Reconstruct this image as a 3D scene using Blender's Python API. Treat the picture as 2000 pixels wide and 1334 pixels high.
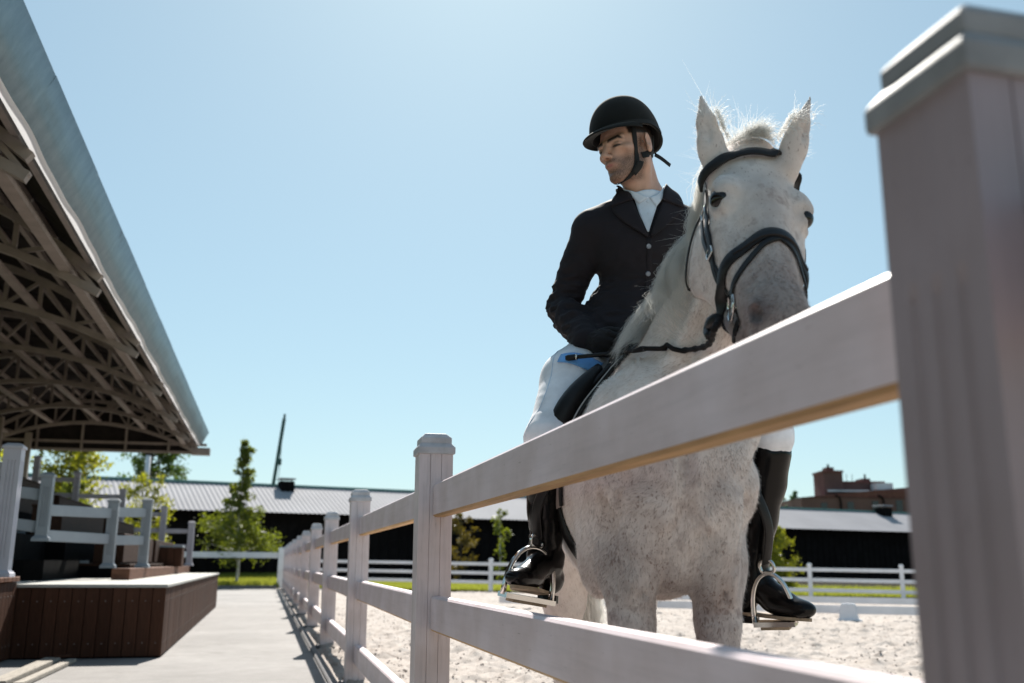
import bpy, bmesh, math, random
import numpy as np
from mathutils import Vector, Matrix, Euler, noise as mnoise
R = math.radians
random.seed(7); RNG = np.random.default_rng(11)
for o in list(bpy.data.objects): bpy.data.objects.remove(o)
SC = bpy.context.scene
COL = SC.collection
# world frame: +Y runs along the yard fence, +X to the arena side, Z up, metres
# ---------------------------------------------------------------- camera
HEAD = 13.84                                   # camera heading, degrees east of +Y
cd = bpy.data.cameras.new('camera'); cam = bpy.data.objects.new('camera', cd); COL.objects.link(cam)
cam.matrix_world = (Matrix.Translation((0, 0, .86)) @ Matrix.Rotation(R(-HEAD), 4, 'Z')
                    @ Matrix.Rotation(R(90 + 12.9), 4, 'X') @ Matrix.Rotation(R(.36), 4, 'Z'))
cd.sensor_width = 36; cd.lens = 34.2; cd.clip_start = .05; cd.clip_end = 3000
cd.dof.use_dof = True; cd.dof.focus_distance = 3.45; cd.dof.aperture_fstop = 3.0; cd.dof.aperture_blades = 0
SC.camera = cam
# ---------------------------------------------------------------- sky, sun, exposure
SUN_EL, SUN_AZ = 43.0, 12.0                    # azimuth east of +Y
w = bpy.data.worlds.new('World'); SC.world = w; w.use_nodes = True
nt = w.node_tree; nt.nodes.clear()
sky = nt.nodes.new('ShaderNodeTexSky'); sky.sky_type = 'NISHITA'; sky.sun_disc = False
sky.sun_elevation = R(SUN_EL); sky.sun_rotation = R(SUN_AZ)
sky.air_density = 1.0; sky.dust_density = .5; sky.ozone_density = 1.5; sky.altitude = 100
bg = nt.nodes.new('ShaderNodeBackground'); bg.inputs['Strength'].default_value = .07
wo = nt.nodes.new('ShaderNodeOutputWorld')
gm = nt.nodes.new('ShaderNodeGamma'); gm.inputs[1].default_value = .5
tn = nt.nodes.new('ShaderNodeMix'); tn.data_type = 'RGBA'; tn.blend_type = 'MULTIPLY'; tn.inputs[0].default_value = 1; tn.inputs[7].default_value = (1.88, 2.36, 2.44, 1)
nt.links.new(sky.outputs[0], gm.inputs[0]); nt.links.new(gm.outputs[0], tn.inputs[6]); nt.links.new(tn.outputs[2], bg.inputs[0]); nt.links.new(bg.outputs[0], wo.inputs[0])
sd = bpy.data.lights.new('sun', 'SUN'); sd.energy = 5.0; sd.angle = R(.5); sd.color = (1, .955, .88)
sun = bpy.data.objects.new('sun', sd); COL.objects.link(sun); sun.location = (0, 0, 30)
dv = Vector((math.sin(R(SUN_AZ)) * math.cos(R(SUN_EL)), math.cos(R(SUN_AZ)) * math.cos(R(SUN_EL)), math.sin(R(SUN_EL))))
sun.rotation_euler = dv.to_track_quat('Z', 'Y').to_euler()
vs = SC.view_settings; vs.view_transform = 'Standard'; vs.look = 'None'; vs.gamma = 1; vs.exposure = .84
vs.use_curve_mapping = False
SC.cycles.max_bounces = 12; SC.cycles.diffuse_bounces = 6; SC.cycles.transmission_bounces = 8

# ---------------------------------------------------------------- helpers
class NB:
    def __init__(s, name):
        s.m = bpy.data.materials.new(name); s.m.use_nodes = True; s.t = s.m.node_tree
        s.p = s.t.nodes['Principled BSDF']
    def n(s, typ, **kw):
        x = s.t.nodes.new(typ)
        for k, v in kw.items():
            if k.startswith('i_'):
                key = k[2:].replace('_', ' ')
                x.inputs[key].default_value = v
            else: setattr(x, k, v)
        return x
    def l(s, a, b): s.t.links.new(a, b)
    def coord(s, kind='Object', scale=(1, 1, 1)):
        tc = s.n('ShaderNodeTexCoord'); mp = s.n('ShaderNodeMapping'); mp.inputs['Scale'].default_value = scale
        s.l(tc.outputs[kind], mp.inputs[0]); return mp.outputs[0]
    def noise(s, vec, scale, detail=4, rough=.55):
        x = s.n('ShaderNodeTexNoise'); x.inputs['Scale'].default_value = scale; x.inputs['Detail'].default_value = detail
        x.inputs['Roughness'].default_value = rough
        if vec is not None: s.l(vec, x.inputs['Vector'])
        return x.outputs['Fac']
    def ramp(s, fac, stops):
        x = s.n('ShaderNodeValToRGB'); e = x.color_ramp.elements
        while len(e) < len(stops): e.new(.5)
        for el, (p, c) in zip(e, stops):
            el.position = p; el.color = (*c, 1) if len(c) == 3 else c
        s.l(fac, x.inputs[0]); return x.outputs[0]
    def mix(s, fac, a, b, mode='MIX'):
        x = s.n('ShaderNodeMix', data_type='RGBA', blend_type=mode)
        for sock, v in ((x.inputs[0], fac), (x.inputs[6], a), (x.inputs[7], b)):
            if hasattr(v, 'links'): s.l(v, sock)
            elif isinstance(v, (int, float)): sock.default_value = v
            else: sock.default_value = (*v, 1)
        return x.outputs[2]
    def bump(s, h, strength=.3, dist=.01):
        x = s.n('ShaderNodeBump'); x.inputs['Strength'].default_value = strength; x.inputs['Distance'].default_value = dist
        s.l(h, x.inputs['Height']); s.l(x.outputs[0], s.p.inputs['Normal'])
    def col(s, c):
        if hasattr(c, 'links'): s.l(c, s.p.inputs['Base Color'])
        else: s.p.inputs['Base Color'].default_value = (*c, 1)
    def set(s, **kw):
        for k, v in kw.items(): s.p.inputs[k.replace('_', ' ')].default_value = v
        return s

def mat(name, c, rough=.6, var=.15, scale=8, stretch=(1, 1, 1), bump=.0, bscale=60, metal=0, spec=.5, bdist=.004):
    b = NB(name); v = b.coord('Object', stretch)
    f = b.noise(v, scale, 5)
    lo = tuple(x * (1 - var) for x in c); hi = tuple(min(1, x * (1 + var)) for x in c)
    b.col(b.ramp(f, [(.3, lo), (.7, hi)]))
    b.set(Roughness=rough, Metallic=metal); b.p.inputs['Specular IOR Level'].default_value = spec
    if bump: b.bump(b.noise(v, bscale, 4), bump, bdist)
    return b.m

def link(name, me, m=None, parent=None):
    o = bpy.data.objects.new(name, me); COL.objects.link(o)
    if m is not None and me is not None and not me.materials:
        for q in (m if isinstance(m, (list, tuple)) else [m]): me.materials.append(q)
    if parent is not None: o.parent = parent
    return o
def tag(o, label=None, cat=None, group=None, kind=None):
    if label: o['label'] = label
    if cat: o['category'] = cat
    if group: o['group'] = group
    if kind: o['kind'] = kind
    return o
def empty(name, loc=(0, 0, 0), rz=0):
    o = bpy.data.objects.new(name, None); COL.objects.link(o); o.location = loc; o.rotation_euler = (0, 0, rz); o.empty_display_size = .1
    return o
def copy_tree(o, parent=None):
    c = o.copy(); COL.objects.link(c); c.parent = parent
    for ch in list(o.children): copy_tree(ch, c)
    return c
def bm_mesh(bm, name='m', smooth=False):
    me = bpy.data.meshes.new(name); bm.to_mesh(me); bm.free()
    if smooth: me.shade_smooth()
    return me
def box_bm(bm, lo, hi, mtx=None, mi=0):
    c = [(x, y, z) for z in (lo[2], hi[2]) for y in (lo[1], hi[1]) for x in (lo[0], hi[0])]
    v = [bm.verts.new(mtx @ Vector(p) if mtx else p) for p in c]
    fs = [bm.faces.new([v[i] for i in q]) for q in ((0, 2, 3, 1), (4, 5, 7, 6), (0, 1, 5, 4), (2, 6, 7, 3), (0, 4, 6, 2), (1, 3, 7, 5))]
    for f in fs: f.material_index = mi
    return fs
def box_mesh(lo, hi, bev=0, seg=1):
    bm = bmesh.new(); box_bm(bm, lo, hi)
    if bev: bmesh.ops.bevel(bm, geom=bm.edges[:], offset=bev, segments=seg, affect='EDGES', profile=.6)
    return bm_mesh(bm)
def box(name, lo, hi, m, parent=None, bev=0, seg=1):
    return link(name, box_mesh(lo, hi, bev, seg), m, parent)
def bar_mesh(a, b, w, h, bev=0):
    """box beam from a to b; w across (horizontal), h upright"""
    a, b = Vector(a), Vector(b); d = b - a; L = d.length; d.normalize()
    side = d.cross(Vector((0, 0, 1)))
    if side.length < 1e-4: side = Vector((1, 0, 0))
    side.normalize(); up = side.cross(d)
    M = Matrix((( *side, 0), (*d, 0), (*up, 0), (0, 0, 0, 1))).transposed(); M.translation = a
    bm = bmesh.new(); box_bm(bm, (-w / 2, 0, -h / 2), (w / 2, L, h / 2))
    if bev: bmesh.ops.bevel(bm, geom=bm.edges[:], offset=bev, segments=2, affect='EDGES')
    bm.transform(M); return bm_mesh(bm)
def bar(name, a, b, w, h, m, parent=None, bev=0): return link(name, bar_mesh(a, b, w, h, bev), m, parent)
def tube_into(V, F, pts, rad, n=8, cap=True):
    """append a tube along pts (list of vec) with radius or radii to vertex / face lists"""
    pts = [np.asarray(p, float) for p in pts]; N = len(pts)
    rads = rad if hasattr(rad, '__len__') else [rad] * N
    base = len(V); prev = None
    for i, p in enumerate(pts):
        t = pts[min(i + 1, N - 1)] - pts[max(i - 1, 0)]; t = t / (np.linalg.norm(t) + 1e-9)
        if prev is None:
            u = np.cross(t, [0, 0, 1.]);
            if np.linalg.norm(u) < .05: u = np.cross(t, [1., 0, 0])
        else: u = prev - t * (prev @ t)
        u /= np.linalg.norm(u); prev = u; v = np.cross(t, u)
        for k in range(n):
            a = 2 * math.pi * k / n
            V.append(tuple(p + rads[i] * (math.cos(a) * u + math.sin(a) * v)))
    for i in range(N - 1):
        for k in range(n):
            a = base + i * n + k; b2 = base + i * n + (k + 1) % n
            F.append((a, b2, b2 + n, a + n))
    if cap:
        F.append(tuple(base + k for k in range(n))[::-1]); F.append(tuple(base + (N - 1) * n + k for k in range(n)))
def pyd(V, F, smooth=True, name='m'):
    me = bpy.data.meshes.new(name); me.from_pydata([tuple(v) for v in V], [], F); me.update()
    if smooth: me.shade_smooth()
    return me
def fast_mesh(V, F, smooth=True, name='m'):
    """numpy arrays V (n,3), F (m,k) with k = 3 or 4"""
    me = bpy.data.meshes.new(name); V = np.asarray(V, np.float32); F = np.asarray(F, np.int32)
    me.vertices.add(len(V)); me.vertices.foreach_set('co', V.ravel())
    k = F.shape[1]; me.loops.add(F.size); me.loops.foreach_set('vertex_index', F.ravel())
    me.polygons.add(len(F)); me.polygons.foreach_set('loop_start', np.arange(0, F.size, k, dtype=np.int32))
    me.polygons.foreach_set('loop_total', np.full(len(F), k, np.int32))
    me.update(calc_edges=True); me.validate()
    if smooth: me.shade_smooth()
    return me
def tube(name, pts, rad, m, parent=None, n=8):
    V, F = [], []; tube_into(V, F, pts, rad, n); return link(name, pyd(V, F), m, parent)
def spline(pts, n):
    """Catmull-Rom through pts, n samples in all"""
    P = np.asarray(pts, float); P = np.vstack([2 * P[0] - P[1], P, 2 * P[-1] - P[-2]]); k = len(P) - 3
    out = []
    for s in np.linspace(0, k - 1e-6, n):
        i = int(s); u = s - i; a, b, c, d = P[i:i + 4]
        out.append(.5 * ((2 * b) + (-a + c) * u + (2 * a - 5 * b + 4 * c - d) * u * u + (-a + 3 * b - 3 * c + d) * u ** 3))
    return np.array(out)
# ================================================================ materials of the yard
def white_paint(name, c, streak, amt=1.0):
    b = NB(name); v = b.coord('Object', streak); g = b.coord('Object')
    f = b.noise(v, 9, 6, .65); f2 = b.noise(g, 3.1, 4)
    base = b.ramp(f, [(.25, tuple(x * (1 - .2 * amt) for x in c)), (.5, c), (.8, tuple(min(1, x * 1.06) for x in c))])
    crack = b.ramp(b.noise(v, 30, 3, .7), [(.27, (.42, .36, .32)), (.32, (1, 1, 1))])
    dirt = b.ramp(f2, [(.3, (.8, .76, .72)), (.62, (1, 1, 1))])
    b.col(b.mix(1, b.mix(1, base, dirt, 'MULTIPLY'), crack, 'MULTIPLY'))
    b.set(Roughness=.42); b.bump(f, .25, .0015); return b.m
M_POST = white_paint('white post paint', (.70, .61, .62), (7, 7, .5)); M_POST_SHADE = white_paint('shade-toned post paint', (.34, .27, .285), (7, 7, .5), .3)  # second copy is the same white paint with the near post's shade coloured in
M_CAP = mat('weathered cap paint', (.50, .49, .51), .6, .2, 14, bump=.2, spec=.2); M_CAP_SHADE = mat('shade-toned cap paint', (.27, .265, .27), .6, .15, 14, bump=.1, spec=.2)  # second copy darkens the near cap: its shaded faces are put into the colour
M_PVC = mat('white plastic rail', (.78, .77, .79), .4, .06, 5)
def wood(name, c, stretch, rough=.65):
    b = NB(name); v = b.coord('Object', stretch); oi = b.n('ShaderNodeObjectInfo')
    wv = b.noise(v, 6, 6, .7)
    col = b.ramp(wv, [(.25, tuple(x * .5 for x in c)), (.55, c), (.8, tuple(x * 1.35 for x in c))])
    tint = b.ramp(oi.outputs['Random'], [(0, (.65, .62, .6)), (1, (1.0, 1.0, 1.0))])
    b.col(b.mix(1, col, tint, 'MULTIPLY')); b.set(Roughness=rough); b.p.inputs['Specular IOR Level'].default_value = .12; b.bump(wv, .35, .003); return b.m
M_RAIL = white_paint('white rail paint', (.75, .635, .66), (6, .35, 6), .5); M_RAW = wood('bare pine underside', (.62, .40, .20), (9, .5, 9))
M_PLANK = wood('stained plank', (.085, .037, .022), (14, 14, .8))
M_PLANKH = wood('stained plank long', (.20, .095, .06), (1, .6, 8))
M_OLDWOOD = wood('bleached board', (.42, .38, .33), (12, 1, 8))
M_SCREW = mat('screw steel', (.16, .13, .12), .8, .1)
M_DECK = mat('deck sheet', (.38, .37, .34), .75, .14, 2.5, bump=.15)
M_DARK = mat('black board', (.008, .007, .007), .9, .3, 4, spec=.05)
M_STEEL = mat('painted brown steel', (.245, .205, .18), .6, .15, 6, spec=.2)
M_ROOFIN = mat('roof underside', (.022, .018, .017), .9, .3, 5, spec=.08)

def asphalt():
    b = NB('asphalt'); v = b.coord('Object')
    f = b.noise(v, 160, 2); g = b.noise(v, .7, 5); h = b.noise(v, 5, 5, .6)
    c = b.ramp(f, [(.3, (.18, .170, .168)), (.5, (.235, .224, .22)), (.72, (.38, .365, .355))])
    c = b.mix(1, c, b.ramp(g, [(.3, (.82, .8, .78)), (.7, (1.1, 1.08, 1.06))]), 'MULTIPLY')
    c = b.mix(1, c, b.ramp(h, [(.3, (.88, .87, .86)), (.7, (1.08, 1.07, 1.06))]), 'MULTIPLY')
    st = b.ramp(b.noise(v, 1.7, 6, .7), [(.30, (.72, .71, .70)), (.40, (1, 1, 1))]); c = b.mix(1, c, st, 'MULTIPLY'); gr = b.ramp(b.noise(v, 60, 2), [(.70, (1, 1, 1)), (.76, (1.35, 1.33, 1.3))]); c = b.mix(1, c, gr, 'MULTIPLY')
    b.col(c); b.set(Roughness=.85); b.bump(f, .5, .003); return b.m
def sand():
    b = NB('arena sand'); v = b.coord('Object')
    f = b.noise(v, 90, 3); g = b.noise(v, 7, 6, .65); h = b.noise(v, .5, 3)
    c = b.ramp(g, [(.28, (.17, .135, .115)), (.42, (.40, .345, .305)), (.7, (.48, .425, .385))])
    c = b.mix(1, c, b.ramp(f, [(.3, (.8, .79, .78)), (.7, (1.1, 1.1, 1.1))]), 'MULTIPLY')
    c = b.mix(1, c, b.ramp(h, [(.3, (.94, .93, .92)), (.7, (1.04, 1.04, 1.04))]), 'MULTIPLY')
    b.col(c); b.set(Roughness=.95); b.bump(b.mix(.5, f, g), .7, .012); return b.m
def grass_m():
    b = NB('grass blades'); oi = b.n('ShaderNodeObjectInfo'); v = b.coord('Object')
    b.col(b.ramp(b.noise(v, 3, 4), [(.3, (.12, .16, .02)), (.7, (.26, .28, .045))]))
    b.set(Roughness=.6); tr = b.n('ShaderNodeBsdfTranslucent'); mx = b.n('ShaderNodeMixShader'); mx.inputs[0].default_value = .5; tr.inputs[0].default_value = (.36, .38, .05, 1)
    b.l(b.p.outputs[0], mx.inputs[1]); b.l(tr.outputs[0], mx.inputs[2]); b.l(mx.outputs[0], b.t.nodes['Material Output'].inputs[0]); return b.m
M_ASPH, M_SAND, M_GRASS = asphalt(), sand(), grass_m()
M_SOIL = mat('dry grass soil', (.15, .155, .045), .95, .3, 1.5, spec=.05)
M_KERB = mat('grey kerb concrete', (.16, .15, .15), .85, .25, 6, bump=.4)

# ================================================================ ground
def sheet(name, x0, x1, y0, y1, z, m):
    o = link(name, pyd([(x0, y0, z), (x1, y0, z), (x1, y1, z), (x0, y1, z)], [(0, 1, 2, 3)], False), m); o['kind'] = 'structure'; return o
sheet('ground', -1500, 1500, -60, 2500, -.06, M_SOIL)
sheet('path', -9, .50, -8, 35.2, 0, M_ASPH)
def vnoise2(X, Y, s, seed):
    r = np.random.default_rng(seed); T = r.random((256, 256)); x = X * s; y = Y * s
    xi = np.floor(x).astype(int); yi = np.floor(y).astype(int); fx = x - xi; fy = y - yi
    fx = fx * fx * (3 - 2 * fx); fy = fy * fy * (3 - 2 * fy); g = lambda a, b: T[a % 256, b % 256]
    return (g(xi, yi) * (1 - fx) + g(xi + 1, yi) * fx) * (1 - fy) + (g(xi, yi + 1) * (1 - fx) + g(xi + 1, yi + 1) * fx) * fy
# raked and trodden arena sand, real relief
xs = np.concatenate([np.arange(.56, 9, .04), np.arange(9, 20, .12), np.arange(20, 61, 4)])
ys = np.concatenate([np.arange(-6, 1, .5), np.arange(1, 13, .04), np.arange(13, 30, .12), np.arange(30, 47, 2)])
gx, gyy = np.meshgrid(xs, ys, indexing='ij')
hz = .050 * (vnoise2(gx, gyy, 2.6, 1) - .5) + .085 * (np.maximum(vnoise2(gx, gyy, 6.5, 2), .55) - .55) + .045 * (vnoise2(gx, gyy, 11, 3) - .5) + .022 * vnoise2(gx, gyy, 25, 4)
hz = np.where(gx < .63, 0, hz) - .02
V = np.stack([gx, gyy, hz], -1).reshape(-1, 3); nx, ny = gx.shape
idx = np.arange(nx * ny).reshape(nx, ny)
F = np.stack([idx[:-1, :-1], idx[1:, :-1], idx[1:, 1:], idx[:-1, 1:]], -1).reshape(-1, 4)
o = link('arena_sand', fast_mesh(V, F), M_SAND); o['kind'] = 'structure'
# loose clods of sand thrown up by hooves
r_ = np.random.default_rng(77); n = 15000; px_ = .62 + 13 * r_.random(n) ** 1.25; py_ = .8 + 19 * r_.random(n) ** 1.15; sz = .005 + .011 * r_.random(n) ** 2.2
pz_ = .050 * (vnoise2(px_, py_, 2.6, 1) - .5) + .085 * (np.maximum(vnoise2(px_, py_, 6.5, 2), .55) - .55) + .045 * (vnoise2(px_, py_, 11, 3) - .5) + .022 * vnoise2(px_, py_, 25, 4) - .02
octv = np.array([(1, 0, 0), (0, 1, 0), (-1, 0, 0), (0, -1, 0), (0, 0, .8), (0, 0, -.6)]); cv = octv[None] * sz[:, None, None] * (.7 + .6 * r_.random((n, 6, 1))) + np.stack([px_, py_, pz_ + sz * .35], -1)[:, None]
octf = np.array([(0, 1, 4), (1, 2, 4), (2, 3, 4), (3, 0, 4), (1, 0, 5), (2, 1, 5), (3, 2, 5), (0, 3, 5)])
o = link('sand_clods', fast_mesh(cv.reshape(-1, 3), (octf[None] + 6 * np.arange(n)[:, None, None]).reshape(-1, 3), False), M_SAND); tag(o, 'loose clods scattered over the pale arena sand', 'sand', kind='stuff')
o = box('kerb', (.50, -8, -.05), (.56, 35.2, .025), M_KERB, bev=.012); o['kind'] = 'structure'
o = box('kerb', (-5, 35.2, -.05), (.44, 35.32, .10), M_KERB, bev=.012); o['kind'] = 'structure'
o = link('grass_verge', pyd([(-40, 35.32, .05), (.56, 35.32, .05), (.56, 42, .36), (-40, 42, .36)], [(0, 1, 2, 3)], False), M_SOIL); o['kind'] = 'structure'
# grass: single blades, one mass
def grass_patch(name, label, n, fx, hmin, hmax):
    p = fx(n); a = RNG.random(n) * 6.283; h = hmin + (hmax - hmin) * RNG.random(n); wd = .006 + .010 * RNG.random(n)
    dx = np.cos(a) * wd; dy = np.sin(a) * wd; lx = (RNG.random(n) - .5) * h * .8; ly = (RNG.random(n) - .5) * h * .8
    V = np.empty((n, 3, 3)); V[:, 0] = np.stack([p[:, 0] - dx, p[:, 1] - dy, p[:, 2]], -1); V[:, 1] = np.stack([p[:, 0] + dx, p[:, 1] + dy, p[:, 2]], -1)
    V[:, 2] = np.stack([p[:, 0] + lx, p[:, 1] + ly, p[:, 2] + h], -1)
    o = link(name, fast_mesh(V.reshape(-1, 3), np.arange(n * 3).reshape(-1, 3), False), M_GRASS)
    tag(o, label, 'grass', kind='stuff'); return o
def g1(n):
    q = RNG.random(n) ** 1.3; return np.stack([-6 + 6.5 * RNG.random(n), 35.36 + 6.3 * q, .04 + .30 * q], -1)
grass_patch('grass', 'bright green grass verge at the end of the grey path', 45000, g1, .06, .2)
# far edge of the arena runs obliquely from the corner of the yard fence to the right
FA, FB = np.array([.69, 35.0]), np.array([16.3, 24.2])
fd = (FB - FA) / np.linalg.norm(FB - FA); fn = np.array([-fd[1], fd[0]])
def g2(n):
    s = RNG.random(n) * 30; r = .15 + RNG.random(n) ** 1.4 * 5; q = FA + fd * s[:, None] + fn * r[:, None]
    return np.c_[q, .03 + r * .02]
grass_patch('grass', 'sunlit grass strip behind the low fence of the sand arena', 60000, g2, .06, .2)
c0 = FA + fn * .1; c1 = FA + fd * 60 + fn * .1
o = link('grass_bank', pyd([(*c0, .05), (*c1, .05), (*(c1 + fn * 5.2), .16), (*(c0 + fn * 5.2), .16)], [(0, 1, 2, 3)], False), M_SOIL); o['kind'] = 'structure'

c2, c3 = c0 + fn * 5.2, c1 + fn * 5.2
o = link('yard_shade', pyd([(*c2, .10), (*c3, .10), (*(c3 + fn * 45), .10), (*(c2 + fn * 45), .10)], [(0, 1, 2, 3)], False), mat('painted ground shade', (.022, .018, .014), .95, .4, 1.2, spec=.03)); o['kind'] = 'structure'  # near-black sheet paints the shaded ground in front of the barn
# ================================================================ white yard fence
def frustum(bm, z0, z1, a, b, c=None):
    v0 = [bm.verts.new((sx * a, sy * a, z0)) for sx, sy in ((-1, -1), (1, -1), (1, 1), (-1, 1))]
    v1 = [bm.verts.new((sx * b, sy * b, z1)) for sx, sy in ((-1, -1), (1, -1), (1, 1), (-1, 1))]
    for i in range(4): bm.faces.new((v0[i], v0[(i + 1) % 4], v1[(i + 1) % 4], v1[i]))
    return v0, v1
def stack_mesh(levels):
    bm = bmesh.new(); prev = None; first = None
    for a, z in levels:
        v = [bm.verts.new((sx * a, sy * a, z)) for sx, sy in ((-1, -1), (1, -1), (1, 1), (-1, 1))]
        if prev:
            for i in range(4): bm.faces.new((prev[i], prev[(i + 1) % 4], v[(i + 1) % 4], v[i]))
        else: bm.faces.new(v[::-1])
        prev = v
    bm.faces.new(prev)
    bmesh.ops.bevel(bm, geom=[e for e in bm.edges if e.calc_length() > .0], offset=.0025, segments=1, affect='EDGES')
    return bm_mesh(bm)
HW = .072                                       # half width of a post
def post_profile_mesh(z0, z1, hw=HW, grooves=(-.036, 0, .036), gz=(-.3, 1.12)):
    """square post whose two path-side faces carry three flutes; front built of three glued boards"""
    bm = bmesh.new()
    def prof(fl):
        p = [(-hw, -hw)]
        for y in (-.0245, .0225):                # glue joints of the front face
            p += [(y - .0012, -hw), (y, -hw + (.004)), (y + .0012, -hw)]
        p += [(hw, -hw), (hw, hw), (-hw, hw)]
        q = []
        for g in reversed(grooves):
            d = .004 if fl else .0002
            q += [(-hw, g + .009), (-hw + d, g + .005), (-hw + d, g - .005), (-hw, g - .009)]
        return p + q
    zs = [(z0, False), (max(gz[0], z0 + .01), True), (gz[1], True), (gz[1] + .02, False), (z1, False)]
    rings = [[bm.verts.new((x, y, z)) for x, y in prof(f)] for z, f in zs]
    n = len(rings[0])
    for a, b in zip(rings, rings[1:]):
        for i in range(n): bm.faces.new((a[i], a[(i + 1) % n], b[(i + 1) % n], b[i]))
    bm.faces.new(rings[-1]); bm.faces.new(rings[0][::-1])
    ed = [e for e in bm.edges if abs(e.verts[0].co.x) == hw and abs(e.verts[0].co.y) == hw and e.verts[0].co.xy == e.verts[1].co.xy]
    return bm_mesh(bm)
post_me = post_profile_mesh(-.08, 1.325)
capA_me = stack_mesh([(.079, 1.318), (.081, 1.322), (.081, 1.347), (.064, 1.368)])
capB_me = stack_mesh([(.066, 1.364), (.067, 1.368), (.067, 1.389), (.046, 1.409)])
fence = empty('yard_fence', (.69, 4.17, 0))
tag(fence, 'long white wooden fence of capped posts and three rails beside the path', 'fence')
FP = [.785 + 3.4 * i for i in range(-1, 11)]
for i, y in enumerate(FP):
    p = link('post', post_me if i != 1 else post_me.copy(), M_POST, fence); p.location = (random.uniform(-.004, .004), y - 4.17, 0)
    if i != 1: p.rotation_euler = (random.uniform(-.004, .004), random.uniform(-.008, .004), random.uniform(-.02, .02))
    if i == 1: p.data.materials[0] = M_POST_SHADE
    link('cap', capA_me if i != 1 else capA_me.copy(), M_CAP if i != 1 else M_CAP_SHADE, p).data.materials[0] = M_CAP if i != 1 else M_CAP_SHADE; link('cap_top', capB_me if i != 1 else capB_me.copy(), M_CAP, p).data.materials[0] = M_CAP if i != 1 else M_CAP_SHADE
def rail_mesh(L, h=.138, th=.056):
    bm = bmesh.new(); n = 10; vs = []
    prof = [(-th / 2, -h / 2 + .008), (-th / 2, h / 2 - .008), (-th / 2 + .008, h / 2), (th / 2 - .008, h / 2), (th / 2, h / 2 - .008), (th / 2, -h / 2 + .008), (th / 2 - .008, -h / 2), (-th / 2 + .008, -h / 2)]
    ys_ = [-L / 2, -L / 2 + .004, -L / 2 + .012] + list(np.linspace(-L / 2 + .25, L / 2 - .25, n)) + [L / 2 - .012, L / 2 - .004, L / 2]
    for y in ys_:
        e = max(0, 1 - (L / 2 - abs(y)) / .012); s = 1 - .05 * e
        vs.append([bm.verts.new((x * s, y, z * s)) for x, z in prof])
    m = len(prof)
    for a, b in zip(vs, vs[1:]):
        for i in range(m): bm.faces.new((a[i], b[i], b[(i + 1) % m], a[(i + 1) % m])).material_index = 1 if i in (5, 6, 7) else 0
    bm.faces.new(vs[0]); bm.faces.new(vs[-1][::-1]); return bm_mesh(bm)
rail_me = rail_mesh(3.4 - 2 * HW + .004)
for i in range(len(FP) - 1):
    for z in (1.128, .660, .208):
        r = link('rail', rail_me, [M_RAIL, M_RAW], fence); r.location = (.012, (FP[i] + FP[i + 1]) / 2 - 4.17, z + random.uniform(-.008, .008))
        r.rotation_euler = (random.uniform(-.003, .003), 0, 0)
ft_me = box_mesh((-.11, -.11, -.06), (.11, .11, .012), .01)
for y in FP[2:]:
    link('footing', ft_me, M_KERB, fence).location = (0, y - 4.17, 0)

# ================================================================ low fence round the far side of the arena
M_FARW = mat('far fence white', (.74, .73, .75), .45, .08, 3)
def low_fence(name, label, A, B, za, zb, sp, zs_, hgt, pw=.11, rh=.10, caps=True):
    A = np.asarray(A, float); B = np.asarray(B, float); L = np.linalg.norm(B - A); n = max(1, round(L / sp)); d = (B - A) / L
    f = empty(name, (*A, za)); tag(f, label, 'fence'); rz = math.atan2(d[1], d[0])
    me = stack_mesh([(pw / 2, -.1), (pw / 2, hgt - .07), (pw / 2 + .012, hgt - .065), (pw / 2 + .012, hgt - .04), (pw / 2 - .02, hgt)])
    for i in range(n + 1):
        q = d * (L * i / n); p = link('post', me, M_FARW, f); p.location = (*q, (zb - za) * i / n); p.rotation_euler = (0, 0, rz)
    rm = box_mesh((-L / n / 2 + pw / 2, -.022, -rh / 2), (L / n / 2 - pw / 2, .022, rh / 2), .006)
    for i in range(n):
        q = d * (L * (i + .5) / n)
        for z in zs_:
            r = link('rail', rm, M_FARW, f); r.location = (*q, z + (zb - za) * (i + .5) / n); r.rotation_euler = (0, -math.atan2(zb - za, L), rz)
    return f
low_fence('arena_fence', 'low white three-rail fence along the far side of the sand arena', (.95, 34.8), (18.9, 22.6), .2, -.02, 2.45, (.18, .46, .74), .92)
low_fence('corner_fence', 'short white one-rail fence at the end of the path below the birch', (-3.05, 35.9), (.55, 35.9), .10, .10, 3.6, (1.02,), 1.28, pw=.2, rh=.2)
# dressage boards: low white boards held by plastic blocks
def arena_board(label, a, b):
    a = Vector((*a, 0)); b = Vector((*b, 0)); t = empty('arena_board', a); tag(t, label, 'arena board', 'low boards lying along the dressage track'); d = b - a
    link('board', bar_mesh((0, 0, .17), tuple(d + Vector((0, 0, .17))), .03, .13, .006), M_FARW, t); return t
def block(label, loc, rz):
    bm = bmesh.new()
    for z0, z1, a, b, c, d_ in ((-.03, .02, .19, .15, .19, .15), (.02, .27, .15, .11, .11, .075)):
        v0 = [bm.verts.new((sx * a, sy * b, z0)) for sx, sy in ((-1, -1), (1, -1), (1, 1), (-1, 1))]
        v1 = [bm.verts.new((sx * c, sy * d_, z1)) for sx, sy in ((-1, -1), (1, -1), (1, 1), (-1, 1))]
        for i in range(4): bm.faces.new((v0[i], v0[(i + 1) % 4], v1[(i + 1) % 4], v1[i]))
        bm.faces.new(v1)
    bmesh.ops.bevel(bm, geom=bm.edges[:], offset=.012, segments=2, affect='EDGES')
    o = link('board_block', bm_mesh(bm), M_FARW); o.location = loc; o.rotation_euler = (0, 0, rz); tag(o, label, 'block', 'plastic blocks holding the dressage boards'); return o
arena_board('low white arena board running behind the black boot at right', (4.6, 19.6), (9.25, 14.75))
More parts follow.
